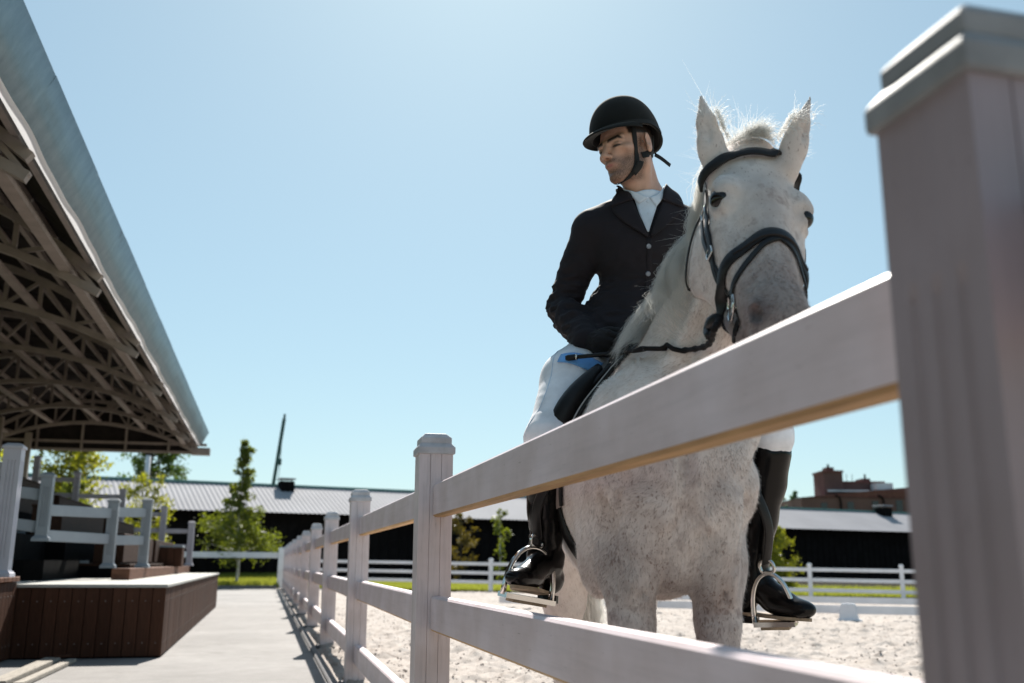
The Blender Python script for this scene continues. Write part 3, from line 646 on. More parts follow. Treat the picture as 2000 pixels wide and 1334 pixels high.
# ================================================================ organic shapes: blended distance fields -> one continuous skin
def nrm(v): v = np.asarray(v, float); return v / np.linalg.norm(v)
def cone(a, b, ra, rb, k=.02, thin=None, s=1.0, sub=False):
    return dict(t='c', a=np.asarray(a, float), b=np.asarray(b, float), ra=ra, rb=rb, k=k, n=None if thin is None else nrm(thin), s=s, sub=sub)
def ell(c, r, k=.02, M=None, sub=False):
    """ellipsoid; rows of M are its axes"""
    return dict(t='e', c=np.asarray(c, float), r=np.asarray(r, float), k=k, M=None if M is None else np.asarray(M, float), sub=sub)
def chain(pts, k=.02, thin=None, s=1.0): return [cone(a[:3], b[:3], a[3], b[3], k, thin, s) for a, b in zip(pts, pts[1:])]
def euler_axes(rx=0, ry=0, rz=0): return np.array(Euler((R(rx), R(ry), R(rz))).to_matrix()).T
def dist(p, q):
    if q['t'] == 'c':
        a, b, ra, rb = q['a'], q['b'], q['ra'], q['rb']; pa = p - a; ba = b - a
        if q['n'] is not None:
            n = q['n']; f = q['s'] - 1; pa = pa + (pa @ n)[..., None] * n * f; ba = ba + (ba @ n) * n * f
        h = np.clip((pa @ ba) / (ba @ ba + 1e-12), 0, 1); d = pa - h[..., None] * ba
        return np.sqrt((d * d).sum(-1)) - (ra + (rb - ra) * h)
    x = p - q['c']
    if q['M'] is not None: x = x @ q['M'].T
    u = x / q['r']; k0 = np.sqrt((u * u).sum(-1)); w_ = u / q['r']; k1 = np.sqrt((w_ * w_).sum(-1)) + 1e-9
    return np.where(k0 < 1e-6, -q['r'].min(), k0 * (k0 - 1) / k1)
def comb(d, e, q):
    k = max(q['k'], 1e-5)
    if q['sub']:
        h = np.clip(.5 - .5 * (d + e) / k, 0, 1); return d * (1 - h) - e * h + k * h * (1 - h)
    h = np.clip(.5 + .5 * (d - e) / k, 0, 1); return d * (1 - h) + e * h - k * h * (1 - h)
def bounds(q):
    if q['t'] == 'c':
        r = max(q['ra'], q['rb']); return np.minimum(q['a'], q['b']) - r, np.maximum(q['a'], q['b']) + r
    r = q['r'].max() if q['M'] is not None else q['r']; return q['c'] - r, q['c'] + r
def sdf(P, prims):
    d = np.full(P.shape[:-1], 10.0)
    for q in prims: d = comb(d, dist(P, q), q)
    return d
def grid_field(ax, prims):
    D = np.full(tuple(len(a) for a in ax), 10.0, np.float64)
    for q in prims:
        lo, hi = bounds(q); m = q['k'] + .03; sl = []
        for i in range(3):
            s = np.searchsorted(ax[i], [lo[i] - m, hi[i] + m]); sl.append(slice(max(0, s[0] - 1), min(len(ax[i]), s[1] + 1)))
        if any(s.stop - s.start < 2 for s in sl): continue
        g = np.stack(np.meshgrid(*[ax[i][sl[i]] for i in range(3)], indexing='ij'), -1)
        D[tuple(sl)] = comb(D[tuple(sl)], dist(g, q), q)
    return D
def surface_nets(ax, D):
    S = D < 0; c = np.zeros(tuple(n - 1 for n in D.shape), np.int8)
    for i in (0, 1):
        for j in (0, 1):
            for k in (0, 1): c += S[i:i + c.shape[0], j:j + c.shape[1], k:k + c.shape[2]]
    act = np.argwhere((c > 0) & (c < 8)); idm = np.full(c.shape, -1, np.int32); idm[tuple(act.T)] = np.arange(len(act))
    acc = np.zeros((len(act), 3)); cnt = np.zeros(len(act)); corners = [(i, j, k) for i in (0, 1) for j in (0, 1) for k in (0, 1)]
    co = {}; val = {}
    for cr in corners:
        ii = act + cr; co[cr] = np.stack([ax[m][ii[:, m]] for m in range(3)], -1); val[cr] = D[tuple(ii.T)]
    for a in corners:
        for m in range(3):
            if a[m] == 0:
                b = list(a); b[m] = 1; b = tuple(b); va, vb = val[a], val[b]; x = (va < 0) != (vb < 0)
                t = np.where(x, va / np.where(x, va - vb, 1), 0)[:, None]; acc += np.where(x[:, None], co[a] + t * (co[b] - co[a]), 0); cnt += x
    V = acc / cnt[:, None]; Fs = []
    for m in range(3):
        u, v = [(1, 2), (2, 0), (0, 1)][m]; n = list(D.shape); A = [slice(1, -1)] * 3; A[m] = slice(0, n[m] - 1); B = list(A); B[m] = slice(1, n[m])
        sa, sb = S[tuple(A)], S[tuple(B)]
        for flip, msk in ((False, sa & ~sb), (True, ~sa & sb)):
            e = np.argwhere(msk); off = np.ones(3, int); off[m] = 0; e = e + off
            if len(e) == 0: continue
            def cell(du, dv): q = e.copy(); q[:, u] -= du; q[:, v] -= dv; return idm[tuple(q.T)]
            f = np.stack([cell(1, 1), cell(0, 1), cell(0, 0), cell(1, 0)], -1); Fs.append(f[:, ::-1] if flip else f)
    F_ = np.concatenate(Fs); return V, F_[(F_ >= 0).all(1)]
def relax(V, F_, it=2, lam=.5):
    E = np.concatenate([F_[:, [0, 1]], F_[:, [1, 2]], F_[:, [2, 3]], F_[:, [3, 0]]]); E = np.concatenate([E, E[:, ::-1]])
    for _ in range(it):
        s = np.zeros_like(V); n = np.bincount(E[:, 0], minlength=len(V))[:, None] + 1e-9
        for j in range(3): s[:, j] = np.bincount(E[:, 0], V[E[:, 1], j], minlength=len(V))
        V = V + lam * (s / n - V)
    return V
def skin(prims, ax, it=2, lam=.5):
    D = grid_field(ax, prims); V, F_ = surface_nets(ax, D); return relax(V, F_, it, lam), F_
def rng3(lo, hi, h): return [np.arange(lo[i], hi[i] + h, h) for i in range(3)]
def grad(P, prims, e=.002):
    g = np.stack([sdf(P + np.eye(3)[i] * e, prims) - sdf(P - np.eye(3)[i] * e, prims) for i in range(3)], -1); return g / (np.linalg.norm(g, axis=-1, keepdims=True) + 1e-9)
def project(P, prims, it=6, off=0.0):
    P = np.array(P, float)
    for _ in range(it): P = P - grad(P, prims) * (sdf(P, prims) - off)[..., None]
    return P
def vnoise3(P, s, seed):
    r = np.random.default_rng(seed); T = r.random((64, 64, 64)); x = P * s; i = np.floor(x).astype(int); f = x - i; f = f * f * (3 - 2 * f); o = 0
    for a in (0, 1):
        for b in (0, 1):
            for c in (0, 1): o = o + T[(i[:, 0] + a) % 64, (i[:, 1] + b) % 64, (i[:, 2] + c) % 64] * np.where(a, f[:, 0], 1 - f[:, 0]) * np.where(b, f[:, 1], 1 - f[:, 1]) * np.where(c, f[:, 2], 1 - f[:, 2])
    return o
def set_attr(me, name, A):
    at_ = me.color_attributes.new(name, 'FLOAT_COLOR', 'POINT'); B = np.ones((len(A), 4), np.float32); B[:, :A.shape[1]] = A; at_.data.foreach_set('color', B.ravel())
def strap(V, F_, path, nor, w, th):
    """flat strap: path points, surface normals, width, thickness"""
    path = np.asarray(path); n = len(path); base = len(V)
    for i in range(n):
        t = path[min(i + 1, n - 1)] - path[max(i - 1, 0)]; t = t / (np.linalg.norm(t) + 1e-9); b = np.cross(t, nor[i]); b /= np.linalg.norm(b) + 1e-9; nn = np.cross(b, t)
        wi = w[i] if hasattr(w, '__len__') else w
        for x, z in ((-.5, 0), (-.5, .6), (-.36, 1), (.36, 1), (.5, .6), (.5, 0)): V.append(tuple(path[i] + b * x * wi + nn * z * th))
    for i in range(n - 1):
        for k in range(6):
            a = base + i * 6 + k; c = base + i * 6 + (k + 1) % 6; F_.append((a, c, c + 6, a + 6))
    F_.append(tuple(base + k for k in range(6))[::-1]); F_.append(tuple(base + (n - 1) * 6 + k for k in range(6)))
def crisp(me, a=38): me.set_sharp_from_angle(angle=R(a)); return me
def surf_strap(name, ctl, prims, w, th, m, parent, n=40, off=.001):
    p = spline(ctl, n); p = project(p, prims, 5, off); nn = grad(p, prims, .012)
    V, F_ = [], []; strap(V, F_, p, nn, w, th); return link(name, crisp(pyd(V, F_, True)), m, parent), p
# animals and people are measured in a frame turned with the rider, standing on the sand
CA = R(-HEAD)
def turned(name, me, m, parent=None):
    o = link(name, me, m, parent)
    if parent is None: o.rotation_euler = (0, 0, CA)
    return o
# ================================================================ horse
def xc(y): return .412 - .05 * (y - 2.45)
HPR = []
def sym(f):
    out = []
    for s in (-1, 1): out += f(s)
    return out
K, G0 = 1.12, .0921                                # build size of horse and rider, level of the sand in that measure
DZ = -K * G0
def place(o, base): o.location = (Matrix.Rotation(CA, 3, 'Z') @ Vector(base)) * K + Vector((0, 0, DZ)); o.rotation_euler = (0, 0, CA); o.scale = (K, K, K)
def body_prims():
    q = [ell((xc(3.1), 3.1, 1.10), (.262, .66, .335), .05), ell((xc(2.65), 2.66, 1.10), (.195, .36, .33), .06), ell((xc(2.9), 2.88, 1.36), (.075, .34, .095), .08),
         ell((xc(3.5), 3.5, 1.2), (.25, .45, .21), .08), ell((xc(3.85), 3.85, 1.2), (.27, .34, .26), .08), ell((xc(2.55), 2.52, 1.12), (.17, .20, .26), .06)]
    for s in (-1, 1):
        X = lambda y, d: xc(y) + s * d
        q += [ell((X(2.62, .138), 2.62, 1.07), (.082, .17, .27), .05, euler_axes(18, 0, 0)),
              ell((X(2.47, .150), 2.455, 1.05), (.056, .088, .10), .018),
              cone((X(2.40, .080), 2.385, 1.01), (X(2.46, .104), 2.465, .80), .072, .050, .012), ell((X(2.43, .085), 2.43, 1.09), (.070, .10, .13), .018, euler_axes(0, s * 22, 0)), cone((X(2.4, .17), 2.40, 1.18), (X(2.36, .045), 2.345, .97), .036, .034, .014),
              cone((X(2.4, .150), 2.385, 1.02), (X(2.4, .125), 2.40, .86), .006, .005, .03, sub=True), cone((X(2.4, .006), 2.315, .97), (X(2.4, .100), 2.385, .75), .024, .019, .024, sub=True), cone((X(2.4, .180), 2.425, 1.02), (X(2.4, .160), 2.44, .76), .020, .016, .026, sub=True), cone((X(2.4, .10), 2.425, .86), (X(2.4, .105), 2.435, .70), .007, .006, .022, sub=True),
              ell((X(2.52, .115), 2.55, .87), (.074, .11, .12), .03),
              ell((X(2.62, .16), 2.70, .88), (.06, .10, .11), .04)]
        # fore leg
        q += chain([(X(2.52, .112), 2.53, .87, .076), (X(2.5, .106), 2.51, .72, .056), (X(2.5, .100), 2.50, .52, .044), (X(2.5, .097), 2.49, .46, .052), (X(2.5, .097), 2.50, .40, .037), (X(2.5, .097), 2.51, .20, .030), (X(2.5, .097), 2.51, .155, .039), (X(2.5, .097), 2.46, .08, .032)], .02)
        q += [cone((X(2.5, .097), 2.455, .07), (X(2.5, .097), 2.44, .015), .042, .056, .008)]
        # hind leg
        q += [ell((X(3.88, .135), 3.88, 1.02), (.125, .24, .26), .07)]
        q += chain([(X(3.8, .14), 3.80, .88, .120), (X(3.85, .135), 3.86, .72, .080), (X(4.05, .125), 4.06, .52, .055), (X(4.05, .12), 4.08, .47, .052), (X(4.05, .12), 4.06, .40, .037), (X(4.05, .12), 4.05, .20, .032), (X(4.05, .12), 4.05, .155, .040), (X(4.05, .12), 4.0, .08, .033)], .03)
        q += [cone((X(4.05, .12), 3.995, .07), (X(4.05, .12), 3.98, .015), .042, .054, .008)]
    q += [ell((xc(2.5), 2.54, .875), (.085, .13, .075), .03), cone((xc(2.4), 2.30, 1.18), (xc(2.4), 2.315, .96), .018, .013, .026, sub=True)]
    for p in q:                                    # shorten the legs to the sand level of this horse
        for a in ('a', 'b'):
            if p['t'] == 'c' and p[a][2] < .6: p[a][2] = G0 + p[a][2] * (.6 - G0) / .6
    # neck, deep and narrow
    th = (1, .1, 0)
    q += chain([(xc(2.7) + .0, 2.74, 1.18, .25), (.462, 2.55, 1.37, .190), (.530, 2.42, 1.55, .150), (.568, 2.31, 1.69, .120), (.585, 2.24, 1.775, .106)], .05, th, 1.85)
    for s in (-1, 1): q += chain([(.575 + s * .032, 2.22, 1.66, .028), (.485 + s * .064, 2.40, 1.35, .034), (xc(2.45) + s * .060, 2.42, 1.10, .045)], .03)
    q += chain([(.575, 2.14, 1.62, .05), (.465, 2.36, 1.25, .04)], .05)           # throat
    return q
PO, NO = np.array([.588, 2.15, 1.86]), np.array([.548, 1.80, 1.30])
E1 = nrm(NO - PO); E2 = np.array([-1, -.27, 0.]); E2 = nrm(E2 - E1 * (E2 @ E1)); E3 = np.cross(E2, E1)
if E3[1] > 0: E3 = -E3                              # face normal looks forward
HM = np.array([E1, E2, E3])
WS = 1.15
def hp(s, side, e): return PO + E1 * s + E2 * side * WS + E3 * e
def hell(s, side, e, r, k=.02, sub=False, tilt=None):
    M = HM if tilt is None else euler_axes(*tilt) @ HM
    return ell(hp(s, side, e), (r[0], r[1] * WS, r[2]), k, M, sub)
def hcone(a, b, ra, rb, k=.02): return cone(hp(*a), hp(*b), ra, rb, k)
EAR = {}
def head_prims():
    q = [hell(.07, 0, -.10, (.13, .078, .095), .03), hell(.16, 0, -.085, (.13, .092, .080), .03), hell(.22, 0, -.088, (.11, .082, .07), .03),
         hcone((.22, 0, -.062), (.52, 0, -.050), .054, .037, .03),
         hcone((.30, 0, -.10), (.54, 0, -.085), .075, .048, .04)]
    for d in (-1, 1):
        q += [hell(.212, d * .078, -.060, (.050, .026, .036), .022), hell(.190, d * .074, -.038, (.042, .028, .022), .020),           # orbit, brow
              hell(.235, d * .066, -.195, (.115, .026, .105), .03), hell(.31, d * .062, -.15, (.12, .026, .08), .035),              # jowl
              hcone((.27, d * .074, -.098), (.40, d * .056, -.088), .017, .012, .025),                                       # facial crest
              hcone((.29, d * .045, -.225), (.55, d * .022, -.150), .034, .028, .03),                                        # mandible
              hcone((.28, d * .045, -.11), (.52, d * .032, -.085), .045, .034, .03)]
    q += [hell(.575, 0, -.078, (.070, .052, .060), .03), hell(.625, 0, -.098, (.042, .044, .046), .02), hell(.600, 0, -.150, (.045, .035, .030), .02), hell(.545, 0, -.060, (.06, .042, .035), .03)]
    for d in (-1, 1): q += [hell(.575, d * .042, -.056, (.034, .018, .026), .012)]
    q += [hcone((.06, 0, -.17), (.2, 0, -.2), .06, .05, .05)]
    # eyelids, sockets, nostrils, mouth line
    for d in (-1, 1):
        q += [hell(.222, d * .098, -.052, (.026, .016, .0160), .008, True), hell(.222, d * .080, -.054, (.019, .016, .016), .003),
              hell(.203, d * .092, -.036, (.028, .013, .009), .008), hell(.240, d * .092, -.070, (.026, .010, .006), .007),
              hell(.585, d * .052, -.050, (.021, .014, .013), .008, True), hell(.25, d * .080, -.020, (.03, .02, .012), .015, True)]
        q += [cone(hp(.50, d * .050, -.122), hp(.63, d * .036, -.128), .005, .006, .006, sub=True)]
    # ears
    ears = [(np.array([.474, 2.145, 1.80]), np.array([.449, 2.150, 1.972]), np.array([-.35, -.93, .1])), (np.array([.652, 2.125, 1.80]), np.array([.708, 2.130, 1.950]), np.array([.55, -.8, .1]))]
    for b, t, f in ears:
        ax_ = nrm(t - b); f = nrm(f - ax_ * (f @ ax_)); sd_ = np.cross(ax_, f); L = np.linalg.norm(t - b); M = np.array([sd_, f, ax_])
        q += [cone(b - ax_ * .04, b + ax_ * .04, .030, .029, .025, f, 1.25), cone(b + ax_ * .02, b + ax_ * L * .55, .031, .0225, .02, f, 1.5), cone(b + ax_ * L * .5, t, .024, .003, .012, f, 1.7)]
        q += [ell(b + ax_ * L * .44 + f * .027, (.013, .017, L * .27), .008, M, True)]
        EAR[len(EAR)] = (b, t, f, M, L)
    return q
BODY, HEADP = body_prims(), head_prims()
HPR = BODY + HEADP
nu = lambda *seg: np.concatenate([np.arange(a, b, h) for a, b, h in seg])
hax = [nu((-.02, .36, .013), (.36, .78, .0055), (.78, .82, .012)), nu((1.66, 2.24, .0058), (2.24, 2.75, .012), (2.75, 4.3, .022)), nu((.06, .62, .018), (.62, 1.22, .013), (1.22, 2.02, .0058))]
HV, HF = skin(HPR, hax, 2, .5)
def muscle(V):
    """fine skin relief: vein and muscle ripples"""
    n = (vnoise3(V, 9, 5) - .5) * .006 + (vnoise3(V, 26, 6) - .5) * .0022
    g = grad(V, HPR, .004); return V + g * n[:, None]
sel = (HV[:, 1] < 2.9)
HV[sel] = muscle(HV[sel])
HO = np.array([.385, 3.0, G0])                       # base of the horse
def coat_tone(V):
    """r: dark skin (muzzle, eyes, nostrils), g: fleck density, b: grey dapple, a: pink"""
    L = V - PO; s = L @ E1; e2 = L @ E2 / WS; e3 = L @ E3
    head = (np.abs(e2) < .2) & (s > -.1) & (V[:, 2] > 1.1) & (e3 > -.30) & (s < .75)
    muz = np.clip((s - .42) / .16, 0, 1) * head
    eye = np.zeros(len(V)); nos = np.zeros(len(V))
    for d in (-1, 1):
        eye = np.maximum(eye, np.exp(-(((s - .222) / .034) ** 2 + ((e2 - d * .092) / .026) ** 2 + ((e3 + .052) / .026) ** 2) ** 1.5))
        nos = np.maximum(nos, np.exp(-(((s - .585) / .026) ** 2 + ((e2 - d * .05) / .022) ** 2 + ((e3 + .048) / .022) ** 2) ** 2))
    face = np.exp(-((s - .33) / .16) ** 2 - (e2 / .08) ** 2) * head * (e3 > -.13)
    r = np.clip(muz * .70 + nos + eye * .6, 0, 1)
    chest = np.exp(-((V[:, 1] - 2.4) / .35) ** 2) * np.clip((1.35 - V[:, 2]) / .3, 0, 1)
    g = np.clip(.18 + .50 * chest + .36 * head, 0, 1)
    legs = np.clip((.95 - V[:, 2]) / .3, 0, 1)
    b = np.clip(.5 * face + .42 * head + .35 * muz + .42 * legs + .55 * chest, 0, 1)
    return np.stack([r, g, b], -1)
def coat_mat():
    b = NB('flea-bitten grey coat'); v = b.coord('Object'); at_ = b.n('ShaderNodeAttribute', attribute_name='tone'); sp = b.n('ShaderNodeSeparateColor'); b.l(at_.outputs['Color'], sp.inputs[0])
    n1 = b.noise(v, 5, 5, .6); n2 = b.noise(v, 16, 4, .6); n3 = b.noise(v, 55, 3)
    base = b.ramp(n2, [(.3, (.72, .655, .615)), (.55, (.85, .785, .745)), (.8, (.90, .85, .81))])
    def math_(op, x, y=None, z=None):
        m = b.n('ShaderNodeMath', operation=op)
        for i, q in enumerate((x, y, z)):
            if q is None: continue
            if hasattr(q, 'links'): b.l(q, m.inputs[i])
            else: m.inputs[i].default_value = q
        return m.outputs[0]
    base = b.mix(b.ramp(b.noise(v, 3.2, 3), [(.42, (0, 0, 0)), (.62, (.38, .38, .38))]), base, (.62, .49, .42))
    grey = math_('MULTIPLY', sp.outputs[2], math_('MAXIMUM', b.ramp(n1, [(.3, (.3, .3, .3)), (.62, (1, 1, 1))]), b.ramp(n2, [(.48, (.2, .2, .2)), (.64, (1.1, 1.1, 1.1))])))
    base = b.mix(grey, base, (.30, .225, .205))
    # flecks
    mp = b.n('ShaderNodeMapping'); b.l(v, mp.inputs[0]); mp.inputs['Scale'].default_value = (1, 1, .5)
    ds = b.n('ShaderNodeVectorMath', operation='ADD'); b.l(mp.outputs[0], ds.inputs[0]); nn = b.n('ShaderNodeTexNoise'); nn.inputs['Scale'].default_value = 40; b.l(v, nn.inputs['Vector'])
    sc_ = b.n('ShaderNodeVectorMath', operation='SCALE'); b.l(nn.outputs['Color'], sc_.inputs[0]); sc_.inputs['Scale'].default_value = .018; b.l(sc_.outputs[0], ds.inputs[1])
    fl = None
    for scale, th in ((115, .20), (180, .20)):
        vo = b.n('ShaderNodeTexVoronoi'); vo.inputs['Scale'].default_value = scale; b.l(ds.outputs[0], vo.inputs['Vector'])
        sc2 = b.n('ShaderNodeSeparateColor'); b.l(vo.outputs['Color'], sc2.inputs[0])
        den = math_('MULTIPLY', sp.outputs[1], b.ramp(n1, [(.35, (.35, .35, .35)), (.65, (1.15, 1.15, 1.15))]))
        lim = math_('MULTIPLY', math_('SUBTRACT', den, sc2.outputs[0]), th * 3.0)
        k = math_('MULTIPLY', math_('SUBTRACT', lim, math_('SUBTRACT', vo.outputs['Distance'], .12)), 5.0)
        m = b.n('ShaderNodeClamp'); b.l(k, m.inputs[0]); fl = m.outputs[0] if fl is None else math_('MAXIMUM', fl, m.outputs[0])
    flk = math_('MULTIPLY', fl, .62)
    c = b.mix(flk, base, (.16, .095, .075))
    pink = math_('MULTIPLY', sp.outputs[0], b.ramp(n1, [(.52, (0, 0, 0)), (.66, (.7, .7, .7))]))
    c = b.mix(math_('MULTIPLY', sp.outputs[0], .82), c, (.065, .055, .06)); c = b.mix(math_('MULTIPLY', pink, .35), c, (.40, .22, .19))
    hv = b.n('ShaderNodeAttribute', attribute_name='shade'); c = b.mix(1, c, b.ramp(hv.outputs['Fac'], [(0, (1, 1, 1)), (.01, (.60, .53, .49)), (.4, (.98, .97, .96)), (1, (1.12, 1.12, 1.12))]), 'MULTIPLY')
    b.col(c); b.set(Roughness=.75); b.p.inputs['Specular IOR Level'].default_value = .2
    b.p.inputs['Sheen Weight'].default_value = .25; b.p.inputs['Sheen Roughness'].default_value = .5
    b.bump(n3, .2, .002); return b.m
M_COAT = coat_mat()
hme = fast_mesh(HV - HO, HF); set_attr(hme, 'tone', coat_tone(HV))
horse = turned('horse', hme, M_COAT); rot = Matrix.Rotation(CA, 3, 'Z'); place(horse, HO)
tag(horse, 'white flea-bitten grey horse in a black bridle standing behind the fence', 'horse')
def hchild(name, me, m, parent=horse): return link(name, me, m, parent)
# eyes
M_EYE = mat('dark wet eye', (.008, .005, .004), .10, .1, spec=.4)
for d in (-1, 1):
    bm = bmesh.new(); bmesh.ops.create_uvsphere(bm, u_segments=24, v_segments=16, radius=.0248)
    bm.transform(Matrix.Translation(Vector(hp(.222, d * .0855, -.0525) - HO))); hchild('eye', bm_mesh(bm, smooth=True), M_EYE)
# short coat hair so that the outline catches the back light
def coat_hair(n, region, length, seed, wd=.0006):
    r = np.random.default_rng(seed); tri = np.concatenate([HF[:, [0, 1, 2]], HF[:, [0, 2, 3]]]); a, b, c = (HV[tri[:, i]] for i in range(3)); nn = np.cross(b - a, c - a); ar = np.linalg.norm(nn, axis=1) * .5
    ctr = (a + b + c) / 3; ar = ar * region(ctr); pk = r.choice(len(tri), n, p=ar / ar.sum()); u, v = r.random(n), r.random(n); f = u + v > 1; u[f], v[f] = 1 - u[f], 1 - v[f]
    p = a[pk] + (b[pk] - a[pk]) * u[:, None] + (c[pk] - a[pk]) * v[:, None]; N_ = nn[pk] / (np.linalg.norm(nn[pk], axis=1)[:, None] + 1e-12)
    L = p - PO; s = L @ E1; e2 = L @ E2; hd = np.clip((p[:, 2] - 1.5) / .12, 0, 1) * (np.abs(e2) < .14)
    flow = np.array([0, .45, -1.0])[None] * (1 - hd)[:, None] + (E1 * .9 + 0 * E2)[None] * hd[:, None]
    sw = np.stack([vnoise3(p, 6, 21) - .5, vnoise3(p, 6, 22) - .5, vnoise3(p, 6, 23) - .5], -1); flow = flow + sw * (1.6 - .9 * hd)[:, None]
    t = flow - N_ * (flow * N_).sum(1)[:, None]; t /= np.linalg.norm(t, axis=1)[:, None] + 1e-9
    jit = r.normal(0, .22, (n, 3)); dr = t + N_ * (.16 + .12 * r.random(n))[:, None] + jit * (1 - .4 * hd)[:, None]; dr /= np.linalg.norm(dr, axis=1)[:, None]
    bi = np.cross(dr, N_); bi /= np.linalg.norm(bi, axis=1)[:, None] + 1e-9; Lh = (length * (.5 + r.random(n)) * (1 - .62 * hd))[:, None]; q = p - N_ * .0006
    T = np.stack([q - bi * wd, q + bi * wd, q + dr * Lh], 1)
    return T.reshape(-1, 3), p
front = lambda c: (c[:, 1] < 2.95) * (c[:, 2] > .45) * 1.0 + .35 * (c[:, 1] >= 2.95) * (c[:, 2] > .6)
T, Pp = coat_hair(230000, front, .0125, 3, .0008)
cme = fast_mesh(T - HO, np.arange(len(T)).reshape(-1, 3), False); set_attr(cme, 'tone', np.repeat(coat_tone(Pp), 3, 0)); sh_ = .02 + .98 * np.random.default_rng(4).random(len(Pp)); set_attr(cme, 'shade', np.repeat(np.repeat(sh_[:, None], 3, 1), 3, 0))
o = hchild('coat_hair', cme, M_COAT); o['kind'] = 'stuff'
# mane, forelock and tail: strands
def hair_mat(name, c):
    b = NB(name); v = b.coord('Object'); b.col(b.ramp(b.noise(v, 14, 3), [(.3, tuple(x * .75 for x in c)), (.7, c)])); b.set(Roughness=.45)
    tr = b.n('ShaderNodeBsdfTranslucent'); tr.inputs[0].default_value = (*c, 1); mx = b.n('ShaderNodeMixShader'); mx.inputs[0].default_value = .6; tp = b.n('ShaderNodeBsdfTransparent'); m2 = b.n('ShaderNodeMixShader'); m2.inputs[0].default_value = .45
    b.l(b.p.outputs[0], mx.inputs[1]); b.l(tr.outputs[0], mx.inputs[2]); b.l(mx.outputs[0], m2.inputs[1]); b.l(tp.outputs[0], m2.inputs[2]); b.l(m2.outputs[0], b.t.nodes['Material Output'].inputs[0]); return b.m
M_MANE = hair_mat('white mane hair', (1.0, .985, .95))
def strands(paths, r0):
    """paths (n, k, 3): thin three-sided hairs"""
    P_ = np.asarray(paths); n, k, _ = P_.shape; t = np.gradient(P_, axis=1); t /= np.linalg.norm(t, axis=2)[..., None] + 1e-9
    ref = np.array([.31, .87, .38]); u = np.cross(t, ref); u /= np.linalg.norm(u, axis=2)[..., None] + 1e-9; v = np.cross(t, u); rr = (r0 * (1 - .85 * np.linspace(0, 1, k) ** 2))[None, :, None]
    if hasattr(r0, 'shape') and r0.ndim: pass
    ring = np.stack([P_ + rr * (math.cos(a) * u + math.sin(a) * v) for a in (0, 2.094, 4.189)], 2); V = ring.reshape(-1, 3)
    i = np.arange(n * k * 3).reshape(n, k, 3); f = [np.stack([i[:, :-1, a], i[:, :-1, b], i[:, 1:, b], i[:, 1:, a]], -1).reshape(-1, 4) for a, b in ((0, 1), (1, 2), (2, 0))]
    return fast_mesh(V - HO, np.concatenate(f))
def crest(u):
    C = spline([(.580, 2.245, 1.895), (.575, 2.33, 1.865), (.55, 2.43, 1.77), (.50, 2.56, 1.635), (.44, 2.70, 1.53), (.397, 2.82, 1.47)], 60); x = np.clip(u, 0, 1) * 59; i = np.minimum(x.astype(int), 58); f = (x - i)[:, None]; return C[i] * (1 - f) + C[i + 1] * f
CR = project(crest(np.linspace(0, 1, 40)), HPR, 5)
r = np.random.default_rng(31)
def mane(n, fly):
    u = r.random(n) * .97; root = np.stack([np.interp(u, np.linspace(0, 1, 40), CR[:, j]) for j in range(3)], -1) + r.normal(0, .006, (n, 3))
    lk = np.floor(u * 26) ; rl = np.random.default_rng(5).normal(0, 1, (40, 3))[lk.astype(int)]           # locks share a bend
    L = np.interp(u, [0, .15, .45, .68, .8, 1], [.18, .30, .30, .21, .09, .04]) * (.55 + .6 * r.random(n)); k = 9; s = np.linspace(0, 1, k)
    side = np.array([-1, -.25, 0]); P_ = np.empty((n, k, 3))
    for j, t in enumerate(s):
        out = np.interp(u, [0, .15, .6, .8, 1], [.055, .080, .068, .03, .012]) * (1 + .3 * rl[:, 0] + fly * r.normal(0, .02, n)) * math.sin(min(1, t * 1.7) * 1.57)
        P_[:, j] = root + side * out[:, None] + np.array([0, .10, 0]) * (t * L)[:, None] * (.6 + .5 * rl[:, [1]]) + np.stack([np.zeros(n), np.zeros(n), .02 * math.sin(t * 3.14) * 1.0 - L * t ** 1.25], -1)
        P_[:, j] += (np.stack([np.sin(t * 9 + rl[:, 2] * 3), np.cos(t * 7 + rl[:, 1] * 3), 0 * u], -1) * .006 * t) + r.normal(0, .0035 + .012 * fly, (n, 3)) * t
    flat = P_.reshape(-1, 3); d = sdf(flat, HPR); m = d < .006; g = grad(flat[m], HPR); flat[m] += g * (.006 + .012 * r.random(m.sum()) - d[m])[:, None]
    return flat.reshape(n, k, 3)
o = hchild('mane', strands(mane(5200, .45), .0007), M_MANE); o['kind'] = 'stuff'
def fly_hair(n):
    u = r.random(n) ** 1.4 * .9; root = np.stack([np.interp(u, np.linspace(0, 1, 40), CR[:, j]) for j in range(3)], -1) + r.normal(0, .008, (n, 3)); k = 8; s = np.linspace(0, 1, k); L = .03 + .08 * r.random(n)
    d = np.array([-1, .1, .1]) + r.normal(0, .45, (n, 3)); d /= np.linalg.norm(d, axis=1)[:, None]; c = np.clip(r.normal(0, .5, (n, 3)), -.7, .7) + np.array([0, 0, -.5])
    root = root + np.array([-.05, 0, -.06]) * r.random(n)[:, None]
    return np.stack([root + (d * t + c * t * t * .6) * L[:, None] for t in s], 1)
o = hchild('flyaway_hair', strands(fly_hair(520), .0004), M_MANE); o['kind'] = 'stuff'
